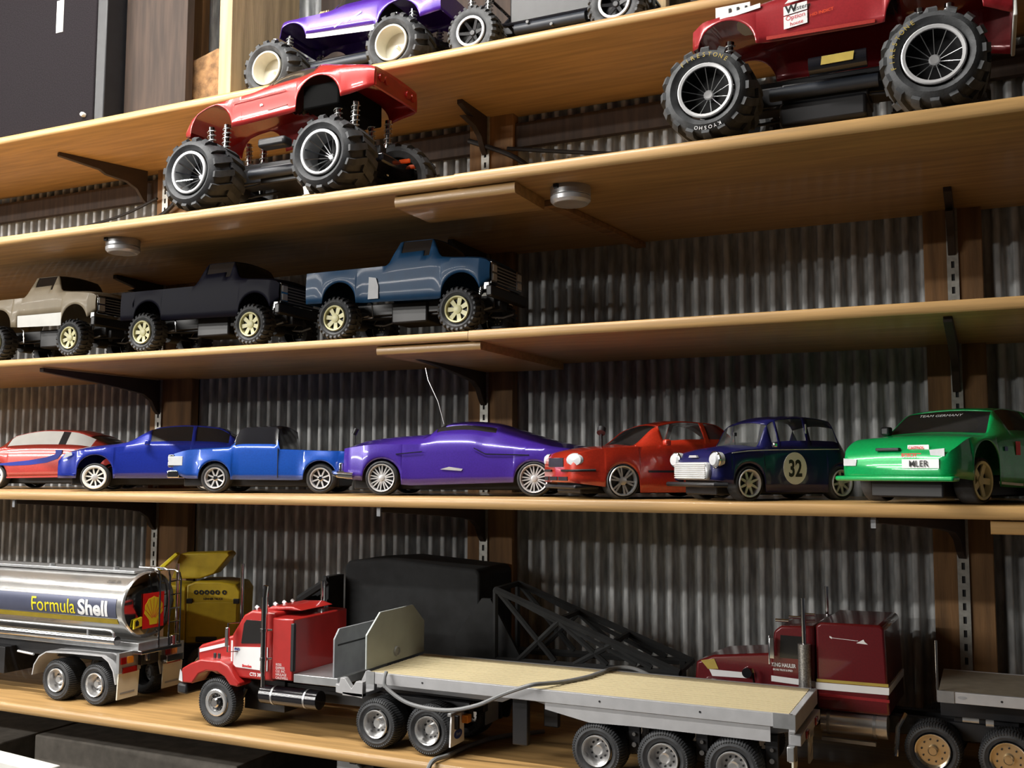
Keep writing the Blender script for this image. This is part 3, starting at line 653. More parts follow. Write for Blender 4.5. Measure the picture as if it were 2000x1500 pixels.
# purple lowrider
P=empty('model_coupe',(-1.10,1.735,Z4),13.5,'purple fifties-style coupe with lace wheels and a long wire aerial','model car','model road cars in a row')
cy=.10
def c(x,j,z,k):
    if 6<=j<=8 and .108<x<.225 and z>.122: return 'side_window'
    if j>=9 and .082<x<.120: return 'windshield'
    return 'body'
shell(P,cy,-.087,.43,lin([(-.087,.034),(-.04,.030),(.06,.021),(.271,.028),(.43,.035)]),smooth([(-.087,.094),(0,.102),(.18,.102),(.215,.094),(.36,.092),(.43,.082)]),smooth([(-.087,.100),(-.06,.111),(0,.119),(.082,.126),(.115,.147),(.161,.151),(.216,.147),(.27,.132),(.35,.108),(.41,.096),(.43,.086)]),
 lin([(-.087,.078),(-.07,.092),(-.03,.099),(.36,.10),(.41,.088),(.43,.072)]),smooth([(-.087,.055),(.06,.072),(.13,.062),(.22,.060),(.36,.066),(.43,.05)]),[(.0,.041,.033),(.310,.040,.030)],c,mats={'body':MPUR,'side_window':MGLS,'windshield':MGLS},flare=.002,crown=.010)
stripe(P,'chrome_trim',MCHR,[(.19,.095,0),(.213,.083,0),(.30,.081,0)],cy-.1015,.0022,.001)
stripe(P,'chrome_trim',MCHR,[(.03,.083,0),(.085,.088,0)],cy-.1015,.0018,.001)
b=MB().tube([(-.055,-.012,.040),(-.085,-.010,.042),(-.104,.012,.044),(-.108,cy,.045),(-.104,.188,.044),(-.085,.21,.042)],.0065,10).build('bumper',MCHR,P)
MB().box(-.112,-.104,cy-.045,cy-.035,.036,.066).box(-.112,-.104,cy+.035,cy+.045,.036,.066).build('bumper_guards',MCHR,P,bevel=.002)
plate(P,'body_glint',MSIL,[(.122,.053),(.165,.050),(.168,.054),(.14,.058)],cy-.1015,.0006)  # silver sliver painted on the side as a glint, not a real badge
MB().tube([(.118,.04,.144),(.105,.04,.19),(.082,.045,.235),(.075,.05,.26)],.0011,6).build('aerial',MALU,P)
MB().cyl((-.06,.01,.105),(-.06,.01,.128),.001).cyl((-.063,.01,.123),(-.057,.01,.135),.005).build('mirror_post',MBLK,P)
wheels(P,'lace',(0,.310),.0355,2*cy); inner(P,-.07,.40,cy,.066,.012,.06)
# red hatchback
P=empty('model_hatchback',(-.592,1.735,Z4),44,'orange red model hatchback with round clear headlamps','model car','model road cars in a row')
cy=.09
def c(x,j,z,k):
    if 6<=j<=8 and (.085<x<.17 or .18<x<.24) and z>.098: return 'side_window'
    if j>=9 and .02<x<.085: return 'windshield'
    return 'body'
shell(P,cy,-.092,.262,lin([(-.092,.030),(-.03,.022),(.03,.012),(.21,.012),(.262,.03)]),smooth([(-.092,.070),(-.075,.082),(-.03,.090),(.1,.096),(.24,.10),(.262,.09)]),smooth([(-.092,.074),(-.075,.086),(-.04,.093),(.025,.100),(.08,.136),(.14,.146),(.2,.143),(.24,.122),(.262,.095)]),
 smooth([(-.092,.060),(-.085,.070),(-.06,.082),(-.01,.089),(.2,.088),(.245,.078),(.262,.06)]),lin([(-.092,.055),(.02,.072),(.09,.058),(.2,.058),(.262,.05)]),[(.0,.033,.030),(.200,.033,.030)],c,mats={'body':MREDO,'side_window':MCLR,'windshield':MGLS},flare=.002,crown=.005)
for s in (-1,1):
    f=MB().lathe([(.0001,-.003),(.010,-.0025),(.0125,0),(.0125,.004)],n=22,T=Matrix.Translation((-.0835,cy+s*.066,.070))@Matrix.Rotation(R(-90-s*42),4,'Z')@Matrix.Scale(1.35,4,(1,0,0))@Matrix.Scale(1.5,4,(0,1,0))).build('headlamp',MHEAD,P)
b=MB(); b.box(-.0945,-.091,cy-.036,cy+.036,.058,.074); b.build('grille',MBLK,P,smooth=False)
b=MB()
for x0,x1 in ((-.056,-.012),(-.006,.032),(.038,.056)): b.box(-.0945,-.0915,cy+x0,cy+x1,.033,.040)
b.build('air_intake',MBLK,P,smooth=False)
MB().tube([(-.052,cy-.0865,.052),(-.076,cy-.0785,.0515),(-.089,cy-.068,.051),(-.0945,cy-.054,.051),(-.0945,cy-.030,.051)],.0022,6).build('bumper_strip',MBLK,P)
MB().tube([(-.0945,cy+.02,.051),(-.0945,cy+.054,.051),(-.089,cy+.068,.051)],.0022,6).build('bumper_strip',MBLK,P)
stripe(P,'rubbing_strip',MBLK,[(.05,.050,0),(.18,.050,0)],cy-.091,.004,.001)
B('door_mirror',MREDO,P,(.078,.090,-.014,0,.096,.108),bevel=.003)
MB().cyl((-.02,.05,.092),(-.02,.05,.118),.0022).cyl((-.022,.047,.120),(-.018,.053,.128),.008).build('mirror_post',MBLK,P)
wheels(P,'six',(0,.200),.033,2*cy,steer=0); inner(P,-.07,.24,cy,.056,.010,.05)
B('front_lip',MBLK,P,(-.088,-.04,cy-.075,cy+.075,.018,.026),bevel=.003)
# navy mini
P=empty('model_compact',(-.367,1.735,Z4),52,'small navy model car with white race number disc 32 and white grille','model car','model road cars in a row')
cy=.070
def c(x,j,z,k):
    if 6<=j<=8 and (.052<x<.066 or .074<x<.132 or .142<x<.205) and z>.095: return 'side_window'
    if j>=9 and .02<x<.052: return 'windshield'
    if j>=9 and .205<x<.232: return 'rear_window'
    return 'body'
shell(P,cy,-.062,.235,lin([(-.062,.035),(-.03,.028),(.04,.015),(.18,.014),(.235,.03)]),smooth([(-.062,.068),(-.045,.080),(.0,.087),(.1,.091),(.21,.092),(.235,.08)]),smooth([(-.062,.070),(-.045,.086),(0,.094),(.025,.097),(.052,.135),(.08,.146),(.15,.150),(.195,.146),(.218,.115),(.235,.085)]),
 smooth([(-.062,.055),(-.055,.064),(-.03,.0685),(.2,.069),(.225,.062),(.235,.055)]),lin([(-.062,.045),(.02,.058),(.055,.052),(.2,.052),(.235,.05)]),[(.0,.034,.030),(.21,.033,.030)],c,mats={'body':MNAV,'side_window':MCLR,'windshield':MCLR,'rear_window':MCLR},flare=.002,crown=.006)
gp=[(cy-.044,.036),(cy+.044,.036),(cy+.049,.050),(cy+.043,.066),(cy-.043,.066),(cy-.049,.050)]
f=MB().prism(gp,-.072,-.060,'x').build('grille_surround',MSIL,P,bevel=.004)
b=MB()
for k in range(8): b.box(-.0738,-.0718,cy-.043,cy+.043,.0385+k*.0034,.0398+k*.0034)
b.build('grille_slat',MWHT,f,smooth=False); f2=None
for s in (-1,1):
    f=MB().lathe([(.0001,-.006),(.009,-.005),(.0125,-.001),(.0135,.001),(.013,.012)],n=24,T=Matrix.Translation((-.062,cy+s*.0555,.070))@Matrix.Rotation(R(-90),4,'Z')).build('headlamp',MHEAD,P)
    MB().lathe([(.0128,-.002),(.0145,-.001),(.0145,.002),(.0125,.003)],n=24,T=Matrix.Translation((-.062,cy+s*.0555,.070))@Matrix.Rotation(R(-90),4,'Z')).build('chrome_ring',MCHR,f)
MB().tube([(-.05,-.004,.028),(-.068,.008,.028),(-.076,cy-.03,.028),(-.076,cy+.03,.028),(-.068,.14,.028)],.004,8).build('bumper',MBLK,P)
o=plate(P,'number_disc',MTXT,ell(.101,.056,.0265,.028,32),cy-.0698,.0006)
text('32',.040,MTXB,P,(.101,cy-.0706,.0425),bold=.0012,name='race_number',al='CENTER',sx=.78)
stripe(P,'pinstripe',MWHT,[(-.035,.0815,.002),(.0,.0855,.0008),(.05,.0875,0),(.205,.0905,0)],cy-.0698,.0014)
plate(P,'bonnet_badge',MSIL,[(cy-.012,.074),(cy+.012,.074),(cy+.009,.078),(cy-.009,.078)],-.066,.004,'x')
B('door_mirror',MCHR,P,(.045,.053,-.012,-.004,.092,.100),bevel=.002)
MB().cyl((.01,.05,.097),(.01,.05,.118),.0008).cyl((.01,.05,.112),(.01,.05,.118),.004).build('mirror_post',MBLK,P)
B('window_frame',MSIL,P,(.134,.1365,.0085,.0095,.098,.134),bevel=0)
wheels(P,'mini8',(0,.21),.0305,2*cy); inner(P,-.05,.22,cy,.044,.010,.05)
# green race coupe
P=empty('race_coupe',(-.005,1.735,Z4),64,'bright green model race coupe with yellow front wheel and sponsor stickers','model car','model road cars in a row')
cy=.098
def c(x,j,z,k):
    if 6<=j<=8 and .095<x<.19 and z>.108: return 'side_window'
    if j>=9 and .03<x<.09: return 'windshield'
    return 'body'
shell(P,cy,-.098,.33,lin([(-.098,.042),(-.06,.040),(.04,.028),(.22,.022),(.33,.035)]),smooth([(-.098,.068),(-.085,.082),(-.03,.103),(.1,.106),(.33,.100)]),smooth([(-.098,.071),(-.085,.086),(-.04,.105),(.03,.115),(.085,.152),(.13,.158),(.2,.155),(.28,.115),(.33,.104)]),
 smooth([(-.098,.078),(-.092,.088),(-.07,.096),(-.02,.099),(.28,.1),(.33,.085)]),lin([(-.098,.066),(.03,.086),(.09,.068),(.2,.066),(.3,.075),(.33,.07)]),[(.0,.040,.060),(.245,.040,.040)],c,mats={'body':MGRN,'side_window':MGLS,'windshield':MGLS},flare=.004,crown=.004)
Tn=lambda y,z: (y,z)
xf=-.1005
plate(P,'white_sticker',MTXT,[(cy-.078,.056),(cy-.018,.056),(cy-.018,.070),(cy-.078,.070)],xf,.0012,'x')
text('MLER',.0135,MTXB,P,(xf-.0016,cy-.030,.0585),(0,-1,0),bold=.0001)
plate(P,'red_sticker',MTXR,[(cy-.046,.073),(cy-.016,.073),(cy-.016,.079),(cy-.046,.079)],xf+.007,.001,'x')
text('BOSCH',.0075,MTXR,P,(xf-.0006,cy-.018,.0735),(0,-1,0),bold=.0003)
plate(P,'white_sticker',MTXT,[(cy-.055,.084),(cy-.02,.084),(cy-.02,.092),(cy-.055,.092)],-.086,.001,'x')
text('CASTROL',.006,MTXR,P,(-.0878,cy-.022,.0855),(0,-1,0),bold=.0002)
for s in (-1,1):
    plate(P,'headlamp',MHEAD,[(cy+s*.062,.060 if s>0 else .074),(cy+s*.084,.060 if s>0 else .074),(cy+s*.084,.072 if s>0 else .086),(cy+s*.060,.070 if s>0 else .084)],xf+(.000 if s>0 else .006),.002,'x')
B('grille',MBLK,P,(-.095,-.088,cy-.01,cy+.03,.083,.088),bevel=.001)
MB().prism([(cy-.1,.036),(cy+.1,.036),(cy+.1,.044),(cy-.1,.044)],-.102,-.08,'x').build('front_splitter',MGRN,P,bevel=.003)
plate(P,'side_sticker',MTXR,[(.10,.078),(.115,.078),(.115,.100),(.10,.100)],cy-.1005,.0006)
stripe(P,'side_lettering',MTXT,[(.04,.034,0),(.12,.030,0)],cy-.1005,.004,.0006)
plate(P,'side_badge',MBLO,[(.062,.084),(.072,.084),(.072,.091),(.062,.091)],cy-.1005,.0006)
B('door_mirror',MBLK,P,(.015,.03,.17,.185,.112,.126),bevel=.003)
wheel(P,'yellow5',0,.004,.0375); wheel(P,'yellow5',0,2*cy-.002,.0375,True); wheel(P,'yellow5',.245,0,.0375); wheel(P,'yellow5',.245,2*cy,.0375,True)
inner(P,-.06,.30,cy,.062,.010,.045)
text('TEAM GERMANY',.010,MTXT,P,(.0665,cy+.045,.1425),(0,-1,0),(.83,0,.56),name='windshield_lettering')

# ---------------------------------------------------------------- lowest shelf
Z5=-.510
# tanker trailer
P=empty('tanker_trailer',(-1.875,1.650,Z5),0,'polished silver tanker trailer with slate and yellow side band at lower left','model trailer')
ty,tz,ta,tb=.076,.213,.075,.070
def tank_y(z,off=.0008): 
    q=max(-1,min(1,(z-tz)/(tb+off))); return ty-(ta+off)*math.sqrt(max(0,1-q*q))
n=64; b=MB(); prof=[(-.80,1),(.166,1),(.176,1.03),(.180,1.03),(.183,.985)]
vs=[];fs=[]
for x,s in prof:
    for k in range(n): a=2*PI*k/n; vs.append((x,ty+ta*s*math.cos(a),tz+tb*s*math.sin(a)))
for i in range(len(prof)-1):
    for k in range(n): fs.append((i*n+k,i*n+(k+1)%n,(i+1)*n+(k+1)%n,(i+1)*n+k))
b.add(vs,fs).build('tank',MTAN,P,ang=50)
b=MB(); prof=[(.183,.985),(.188,.80),(.191,.4),(.192,.01)]; vs=[];fs=[]
for x,s in prof:
    for k in range(n): a=2*PI*k/n; vs.append((x,ty+ta*s*math.cos(a),tz+tb*s*math.sin(a)))
for i in range(len(prof)-1):
    for k in range(n): fs.append((i*n+k,i*n+(k+1)%n,(i+1)*n+(k+1)%n,(i+1)*n+k))
b.add(vs,fs).build('end_cap',mat('dark_chrome',(.30,.29,.28),.08,1,noise=.1),P,ang=50)
b=MB(); vs=[];fs=[]; zs=[tz-tb*.985*.01+ (tz+tb*.0-tz)+ (-.030+ .043*i/8) for i in range(9)]
def band(name,z0,z1,m,x0,x1,off):
    b=MB(); vs=[];fs=[]; K=10
    for i in range(K+1):
        z=z0+(z1-z0)*i/K
        for x in (x0,x1): vs.append((x,tank_y(z,off),z))
    for i in range(K): fs.append((2*i,2*i+1,2*i+3,2*i+2))
    return b.add(vs,fs).build(name,m,P,recalc=False)
band('slate_band',.189,.231,MBAND,-.80,.160,.0007); band('yellow_band',.176,.187,MYEL,-.80,.160,.0007); band('white_pinstripe',.232,.2345,MTXT,-.80,.160,.0007)
mp=lambda p: Vector((p.x,tank_y(p.z,.0016),p.z))
text('Formula',.045,MYELB,P,(-.100,0,.1935),name='yellow_lettering',mapf=mp,sx=.93,bold=.0001)
text('Shell',.045,MTXT,P,(.047,0,.1935),name='white_lettering',mapf=mp,sx=1.06,bold=.0016)
text('DIESEL 30A',.008,MTXB,P,(.11,0,.262),mapf=mp)
MB().cyl((-.80,.004,.142),(.164,.004,.142),.010,n=20).build('side_pipe',MCHR,P)
b=MB().tube([(-.80,.0,.164),(.135,.0,.164),(.150,.0,.163),(.157,.0,.158),(.158,.0,.150)],.0028,8)
for x in (-.55,-.23,.082): b.box(x-.0025,x+.0025,-.002,.004,.150,.163)
b.build('hand_rail',MALU,P)
b=MB().use(MALU).box(-.80,.20,.03,.122,.118,.136); b.use(MBLK).box(-.80,.19,.05,.10,.085,.118); b.box(-.80,-.2,.02,.13,.04,.1)
b.build('frame',None,P,bevel=.001)
MB().box(-.80,.165,ty-.03,ty+.03,tz+tb-.002,tz+tb+.004).build('top_walkway',MALU,P,bevel=.001)
for x in (-.10,.10): MB().cyl((x,ty-.02,tz+tb),(x,ty-.02,tz+tb+.010),.007).build('hatch',MALU,P)
def wx(par,style,xs,y,z,w):
    for x in xs: wheel(par,style,x,y,z); wheel(par,style,x,w,z,True)
wx(P,'truck_rear',(-.010,.1065),0,.0452,.185)
# fenders
for y0,y1 in ((-.004,.058),(.127,.189)):
    b=MB(); prof=[(-.082,.052),(-.077,.075),(-.062,.095),(-.040,.106),(.03,.109),(.13,.110),(.15,.100),(.165,.080),(.172,.052)]; t=.0025
    inn=[(-.0795,.052),(-.0745,.074),(-.060,.0925),(-.040,.1035),(.03,.1065),(.129,.1075),(.148,.0975),(.1625,.078),(.1695,.052)]
    b.prism(prof+inn[::-1],y0,y1); b.build('fender',MSIL,P)
    b=MB().use(MALU).box(.172,.180,y0,y1,.076,.118); b.use(MAMB).box(.1795,.183,y0+.022,y0+.038,.094,.108); b.use(MREDL).box(.1795,.183,y0+.004,y0+.018,.094,.108); b.box(.1795,.182,y0+.010,y0+.05,.074,.086)
    b.build('lamp_bracket',None,P,smooth=False)
    f=MB().prism([(y0,.020),(y1-.004,.020),(y1,.074),(y0+.003,.074)],.174,.177,'x').build('mud_flap',MCRW,P)
    MB().prism([(y0+.008,.030),(y1-.014,.030),(y1-.013,.034),(y0+.008,.034)],.177,.1775,'x').build('flap_print',MGRY,f,smooth=False)
b=MB().tube([(-.13,-.002,.10),(-.083,0,.096)],.003); b.build('stay_rod',MALU,P)
b=MB()
for y,zt in ((.085,.292),(.115,.289),(.149,.282)): b.tube([(.14,y,zt),(.185,y,zt),(.199,y,zt-.006),(.203,y,zt-.02),(.203,y,.12)],.0022,8)
for z in (.14,.17,.2,.23,.26): b.tube([(.203,.115,z),(.203,.149,z)],.0015,6)
b.build('ladder',MCHR,P)
b=MB().box(.18,.21,.03,.15,.112,.120).box(.185,.20,.055,.065,.095,.115).box(.195,.215,.10,.15,.085,.100).cyl((.2,.13,.12),(.2,.13,.14),.009)
b.build('rear_valves',MCHR,P,bevel=.001)
# scallop emblem on the end cap
ex=.1925
f=MB().prism([(.046,.163),(.108,.163),(.108,.239),(.046,.239)],ex,ex+.001,'x').build('emblem_panel',mat('emblem_red',(.70,.015,.012),.35,noise=.03),P,smooth=False)
sc=[(.066,.170),(.064,.181)]
for k in range(13):
    a=PI*1.08-(PI*1.16)*k/12; rr=.027*(1.0+.035*math.cos(k*PI)); sc.append((.077+rr*math.cos(a),.203+rr*1.02*math.sin(a)))
sc+=[(.090,.181),(.088,.170)]
MB().prism(sc,ex+.001,ex+.0016,'x').build('scallop',MYELB,f,smooth=False)
b=MB()
for k in range(7):
    a=PI*(.98)-(PI*.96)*(k+.0)/6; c0=Vector((.077,.180)); c1=Vector((.077+.0255*math.cos(a),.203+.0255*math.sin(a))); d=(c1-c0).normalized(); nn=Vector((-d.y,d.x))*.0005
    c0=c0+d*.006
    b.prism([tuple(c0-nn),tuple(c1-nn),tuple(c1+nn),tuple(c0+nn)],ex+.0016,ex+.0019,'x')
b.build('scallop_ribs',MTXR,f,smooth=False)
f=MB().prism([(.022,.166),(.045,.170),(.045,.190),(.022,.185)],.1895,.1925,'x').build('hazard_label',MYELB,P,smooth=False)
MB().prism([(.026,.171),(.036,.173),(.036,.180),(.031,.185),(.026,.181)],.1925,.193,'x').build('label_print',MTXB,f,smooth=False)

# yellow tractor seen from behind
P=empty('model_tractor_truck',(-1.705,1.965,Z5),24,'yellow model tractor truck behind the tanker, with roof deflector and two tall stacks','model truck')
MB().prism([(-.080,.09),(.048,.09),(.052,.215),(.040,.232),(.0,.238),(-.06,.238),(-.080,.23)],0,.12).build('sleeper_back',MYEL,P,bevel=.004)
MB().prism([(-.135,.09),(-.081,.09),(-.081,.228),(-.135,.232)],-.0,.10).build('sleeper_side',MYEL,P,bevel=.004)
plate(P,'rear_panel',MYEL,[(-.074,.105),(.044,.108),(.044,.190),(-.074,.188)],-.0,.003,bevel=.001)
MB().prism([(-.125,.243),(-.055,.243),(-.02,.255),(.018,.300),(.012,.308),(-.105,.304)],.02,.08).build('roof_deflector',MYEL,P,bevel=.003)
MB().prism([(-.155,.268),(-.148,.262),(-.104,.303),(-.110,.308)],.0,.02).build('deflector_edge',MYELB,P,bevel=.001)
for k,x in enumerate((-.056,-.043,-.030,-.017,-.004,.013)): MB().lathe([(.0025,-.0015),(.0055,-.0015),(.0055,0),(.0025,0)],n=14).build('gauge_ring' ,MBLK,P,loc=(x,0,.213))
text('KENNER TRUCK',.0065,MTXB,P,(-.038,-.0005,.195),bold=.0002)
for x in (-.078,.036): B('vent',MBLK,P,(x,x+.014,-.004,.002,.186,.198),bevel=.001)
B('rear_window_slot',MBLK,P,(-.054,-.002,-.005,.001,.094,.108),bevel=.003)
for x in (-.095,.062): MB().cyl((x,-.02,.10),(x,-.02,.284),.0042).build('exhaust_stack',MCHR,P)
wx(P,'truck_rear',(-.14,-.02,),-.035,.0452,.15); B('frame',MBLK,P,(-.15,.05,.0,.10,.05,.09),bevel=.002)

# red tractor
P=empty('model_tractor_truck',(-1.410,1.625,Z5),0,'red model tractor truck with white door panel pulling the plank-deck trailer','model truck')
cy=.093
prof=[(-.066,.112),(-.068,.148),(-.060,.154),(.020,.178),(.034,.182),(.034,.098),(-.02,.098)]
MB().prism(prof,.020,.166).build('hood',MREDT,P,bevel=.004)
MB().prism([(.028,.098),(.028,.182),(.056,.222),(.076,.232),(.132,.230),(.132,.098)],.010,.176).build('cab',MREDT,P,bevel=.004)
MB().prism([(.082,.229),(.13,.232),(.174,.233),(.150,.240),(.10,.238)],.04,.15).build('roof_fairing',MREDT,P,bevel=.003)
s_=MB().prism([(.132,.104),(.132,.222),(.182,.222),(.182,.104)],.004,.186).build('sleeper',MREDT,P,bevel=.003)
B('corner_trim',MBLK,P,(.176,.185,.003,.010,.122,.214),bevel=.002)
plate(P,'side_window',MGLS,[(.052,.166),(.108,.170),(.110,.213),(.064,.213),(.058,.205)],.0095,.0012)
plate(P,'windshield',MGLS,[(.032,.181),(.055,.218),(.053,.220),(.030,.184)],.02,-.145)
plate(P,'door_panel',MTXT,[(.033,.124),(.040,.119),(.118,.117),(.118,.163),(.033,.158)],.0095,.001)
text('FWD',.006,MBLO,P,(.036,.008,.152),bold=.0003); text('Bowden',.007,MTXR,P,(.056,.008,.121),bold=.0004)
text('CTS 3800',.009,MTXT,P,(.074,.0095,.105),bold=.0003)
for i,s in enumerate(('ROSS','EXPRESS','CLE. INC','HAULAGE','CALDWELL')): text(s,.0068,MTXT,P,(.142,.0035,.131-i*.0062),sx=.85)
plate(P,'hood_stripe',MTXT,[(-.063,.1455),(.010,.164),(.010,.157),(-.063,.1385)],.0195,.0008)
B('door_pillar_strip',MTXT,P,(.0185,.0225,.0185,.0195,.127,.168),bevel=0)
for x in (-.024,-.013): B('hood_vent',MBLK,P,(x-.003,x+.004,.0188,.021,.128,.140),bevel=.001)
fo=[(-.092,.080),(-.088,.108),(-.066,.120),(-.04,.130),(.012,.130),(.03,.122),(.048,.100),(.060,.090),(.056,.083),(.036,.085),(.022,.100),(.004,.108),(-.024,.108),(-.044,.100),(-.060,.080)]
MB().prism(fo,-.004,.036).build('front_fender',MREDT,P,bevel=.003); MB().prism(fo,.150,.190).build('front_fender',MREDT,P,bevel=.003)
plate(P,'headlamp',MHEAD,[(-.094,.084),(-.084,.082),(-.086,.100),(-.091,.106)],-.004,.001)
B('bumper',MBLK,P,(-.102,-.075,-.002,.188,.056,.078),bevel=.005)
B('radiator',MBLK,P,(-.078,-.066,.03,.156,.078,.146),bevel=.003)
b=MB().cyl((.118,-.004,.118),(.118,-.004,.262),.0062).cyl((.118,-.004,.262),(.121,-.004,.284),.0062,.0058).cyl((.118,-.004,.118),(.118,-.004,.090),.0045)
for z in (.14,.195): b.cyl((.118,-.004,z),(.118,-.004,z+.006),.0075).cyl((.118,-.004,z+.003),(.13,.006,z+.003),.002)
b.build('exhaust_stack',MCHR,P); MB().cyl((.118,.19,.10),(.118,.19,.275),.0055).build('exhaust_stack',MCHR,P)
MB().cyl((.100,.022,.070),(.235,.022,.070),.018,n=20).build('fuel_tank',MBLKG,P)
MB().cyl((.128,.022,.070),(.132,.022,.070),.0186,n=20).cyl((.205,.022,.070),(.209,.022,.070),.0186,n=20).build('tank_strap',MALU,P)
B('rear_deck',MALU,P,(.183,.285,.006,.182,.102,.118),bevel=.001)
MB().prism([(.008,.105),(.176,.105),(.176,.190),(.160,.208),(.024,.208),(.008,.190)],.272,.276,'x').build('cab_guard',MGRY,P,bevel=.001)
B('guard_slot',MBLK,P,(.2755,.277,.018,.17,.176,.179),bevel=0)
B('frame',MBLK,P,(-.06,.54,.055,.072,.058,.088),(-.06,.54,.114,.131,.058,.088),(.03,.13,.05,.14,.03,.1),bevel=.001)
b=MB()
for y in (.03,.156): b.tube([(.05,y,.075),(.04,y,.055),(.02,y,.05)],.004)
b.cyl((0,.03,.047),(0,.155,.047),.006); b.build('front_axle',MBLK,P)
for x in (.375,.4845): MB().cyl((x,.04,.0445),(x,.145,.0445),.007).cyl((x,.078,.0445),(x,.108,.0445),.017).build('rear_axle',MBLK,P)
wheel(P,'truck_front',0,0,.0478); wheel(P,'truck_front',0,.186,.0478,True); wx(P,'truck_rear',(.375,.4845),-.002,.0452,.188)
for k in range(5): MB().cyl((.072+.0*k,.035+.029*k,.232),(.066,.035+.029*k,.236),.004).build('roof_lamp',MHEAD,P)
b=MB().tube([(.045,.012,.206),(.030,-.006,.206),(.030,-.006,.150),(.045,.010,.150)],.0015); b.build('mirror_arm',MCHR,P)
B('mirror',MCHR,P,(.026,.034,-.010,-.004,.160,.198),bevel=.001)
f=MB().prism([(-.004,.022),(.048,.022),(.046,.074),(.0,.074)],.530,.533,'x').build('mud_flap',MTXT,P)
MB().prism(ell(.024,.040,.015,.0085,20),.533,.5336,'x').build('oval_badge',MBLO,f,smooth=False)
text('Ford',.008,MTXT,f,(.534,.0155,.0375),(0,1,0),shear=.2)
f=MB().prism([(.138,.030),(.19,.030),(.19,.074),(.138,.074)],.530,.533,'x').build('mud_flap',MGRY,P)
B('tail_lamp',MAMB,P,(.534,.546,.036,.052,.056,.070),bevel=.001); B('tail_lamp_frame',MBLK,P,(.530,.540,.010,.018,.050,.074),bevel=.001)
B('flap_hanger',MALU,P,(.525,.533,-.002,.055,.074,.080),bevel=.001)
# coupling plate bits
b=MB().prism([(.285,.094),(.345,.088),(.345,.118),(.33,.118),(.32,.104),(.305,.122),(.295,.122),(.292,.108),(.285,.110)],.0,.012).prism([(.30,.094),(.345,.094),(.345,.126),(.325,.130),(.315,.110)],.04,.05).box(.30,.345,.0,.09,.090,.097)
b.build('coupling_plate',MGRYL,P,bevel=.001)

# plank-deck trailer
P=empty('flatbed_trailer',(-1.06,1.630,Z5),0,'light grey flatbed trailer with pale plank deck behind the red tractor truck','model trailer','flatbed trailers')
Lb=.775; Wd=.215
B('side_rail',MGRYL,P,(0,Lb,-.001,.006,.116,.1365),bevel=.0008); B('side_rail',MGRYL,P,(0,Lb,Wd-.006,Wd+.001,.116,.1365),bevel=.0008)
B('end_beam',MGRYL,P,(Lb-.006,Lb+.004,-.002,Wd+.002,.110,.1365),bevel=.001); B('corner_cap',MALU,P,(Lb-.03,Lb+.004,-.0022,-.0008,.115,.137),bevel=0); B('corner_cap',MALU,P,(0,.018,-.0022,-.0008,.115,.138),bevel=0)
npl=14; pw=(Wd-.012)/npl; me=None
for k in range(npl):
    if me is None: me=MB().box(.004,Lb-.007,0,pw-.0030,.130,.1365).mesh('plank',MPLK,smooth=False)
    o=bpy.data.objects.new('plank',me); C.objects.link(o); o.parent=P; o.location=(0,.006+k*pw,random.uniform(-.0002,.0002))
B('deck_base',MBRN,P,(.004,Lb-.007,.006,Wd-.006,.122,.1298),bevel=0)
f=MB().prism([(0,.140),(0,.203),(.046,.240),(.167,.240),(.213,.203),(.213,.140)],-.004,.0,'x').build('headboard',mat('aluminium_sheet',(.50,.54,.52),.45,.35,noise=.1,nscale=15),P,bevel=.0008)
MB().lathe([(.0001,-.001),(.007,-.001),(.0075,-.004),(.0095,-.004),(.0098,0)],n=24,T=Matrix.Rotation(R(90),4,'Z')).build('round_boss',MALU,f,loc=(0,.105,.158))
for sgn in range(4):
    MB().disc((.12+.17*sgn,-.0015,.127),.0018,10).build('rivet',MBLK,P,smooth=False)
b=MB()
for y in (.045,.165):
    b.prism([(.01,.100),(.26,.098),(.30,.116),(.01,.116)],y-.004,y+.004); b.prism([(.28,.116),(.36,.098),(.44,.086),(.70,.086),(.76,.100),(.76,.116)],y-.004,y+.004)
b.build('frame_beam',MGRYL,P,bevel=.0008)
MB().prism([(.36,.1158),(.36,.104),(.44,.090),(.52,.092),(.74,.092),(.74,.1158)],.0015,.0035).build('side_skirt',MGRYL,P)
for y in (.03,.17): B('landing_leg',MBLK,P,(.285,.315,y,y+.012,.03,.118),bevel=.002)
for x in (.453,.568,.680):
    wheel(P,'truck_rear',x,0,.0452); wheel(P,'truck_rear',x,Wd,.0452,True)
    MB().cyl((x,.04,.0445),(x,Wd-.04,.0445),.007).build('axle',MBLK,P)
    B('leaf_hanger',MBLK,P,(x+.045,x+.065,.035,.045,.04,.095),(x-.035,x+.045,.036,.042,.062,.070),bevel=.001)
    MB().cyl((x+.056,.030,.055),(x+.056,.036,.055),.004).cyl((x+.056,.030,.072),(x+.056,.036,.072),.003).build('bolt',MCHR,P)
B('bumper_bar',MGRYL,P,(.768,.785,.01,Wd-.01,.088,.104),(.765,.775,.015,.03,.06,.12),(.765,.775,Wd-.03,Wd-.015,.06,.12),bevel=.001)
for y0 in (-.002,.15):
    f=MB().prism([(y0,.026),(y0+.034,.026),(y0+.036,.066),(y0,.066)],.772,.775,'x').build('mud_flap',MCRW,P)
    MB().prism([(y0+.006,.036),(y0+.030,.050),(y0+.030,.053),(y0+.006,.039)],.775,.7755,'x').build('flap_print',MGRY,f,smooth=False)
    B('flap_bracket',MALU,P,(.765,.776,y0+.0,y0+.03,.066,.088),bevel=.001)
B('tail_lamp',MREDL,P,(.785,.788,.05,.07,.090,.102),(.785,.788,Wd-.07,Wd-.05,.090,.102),bevel=.001)

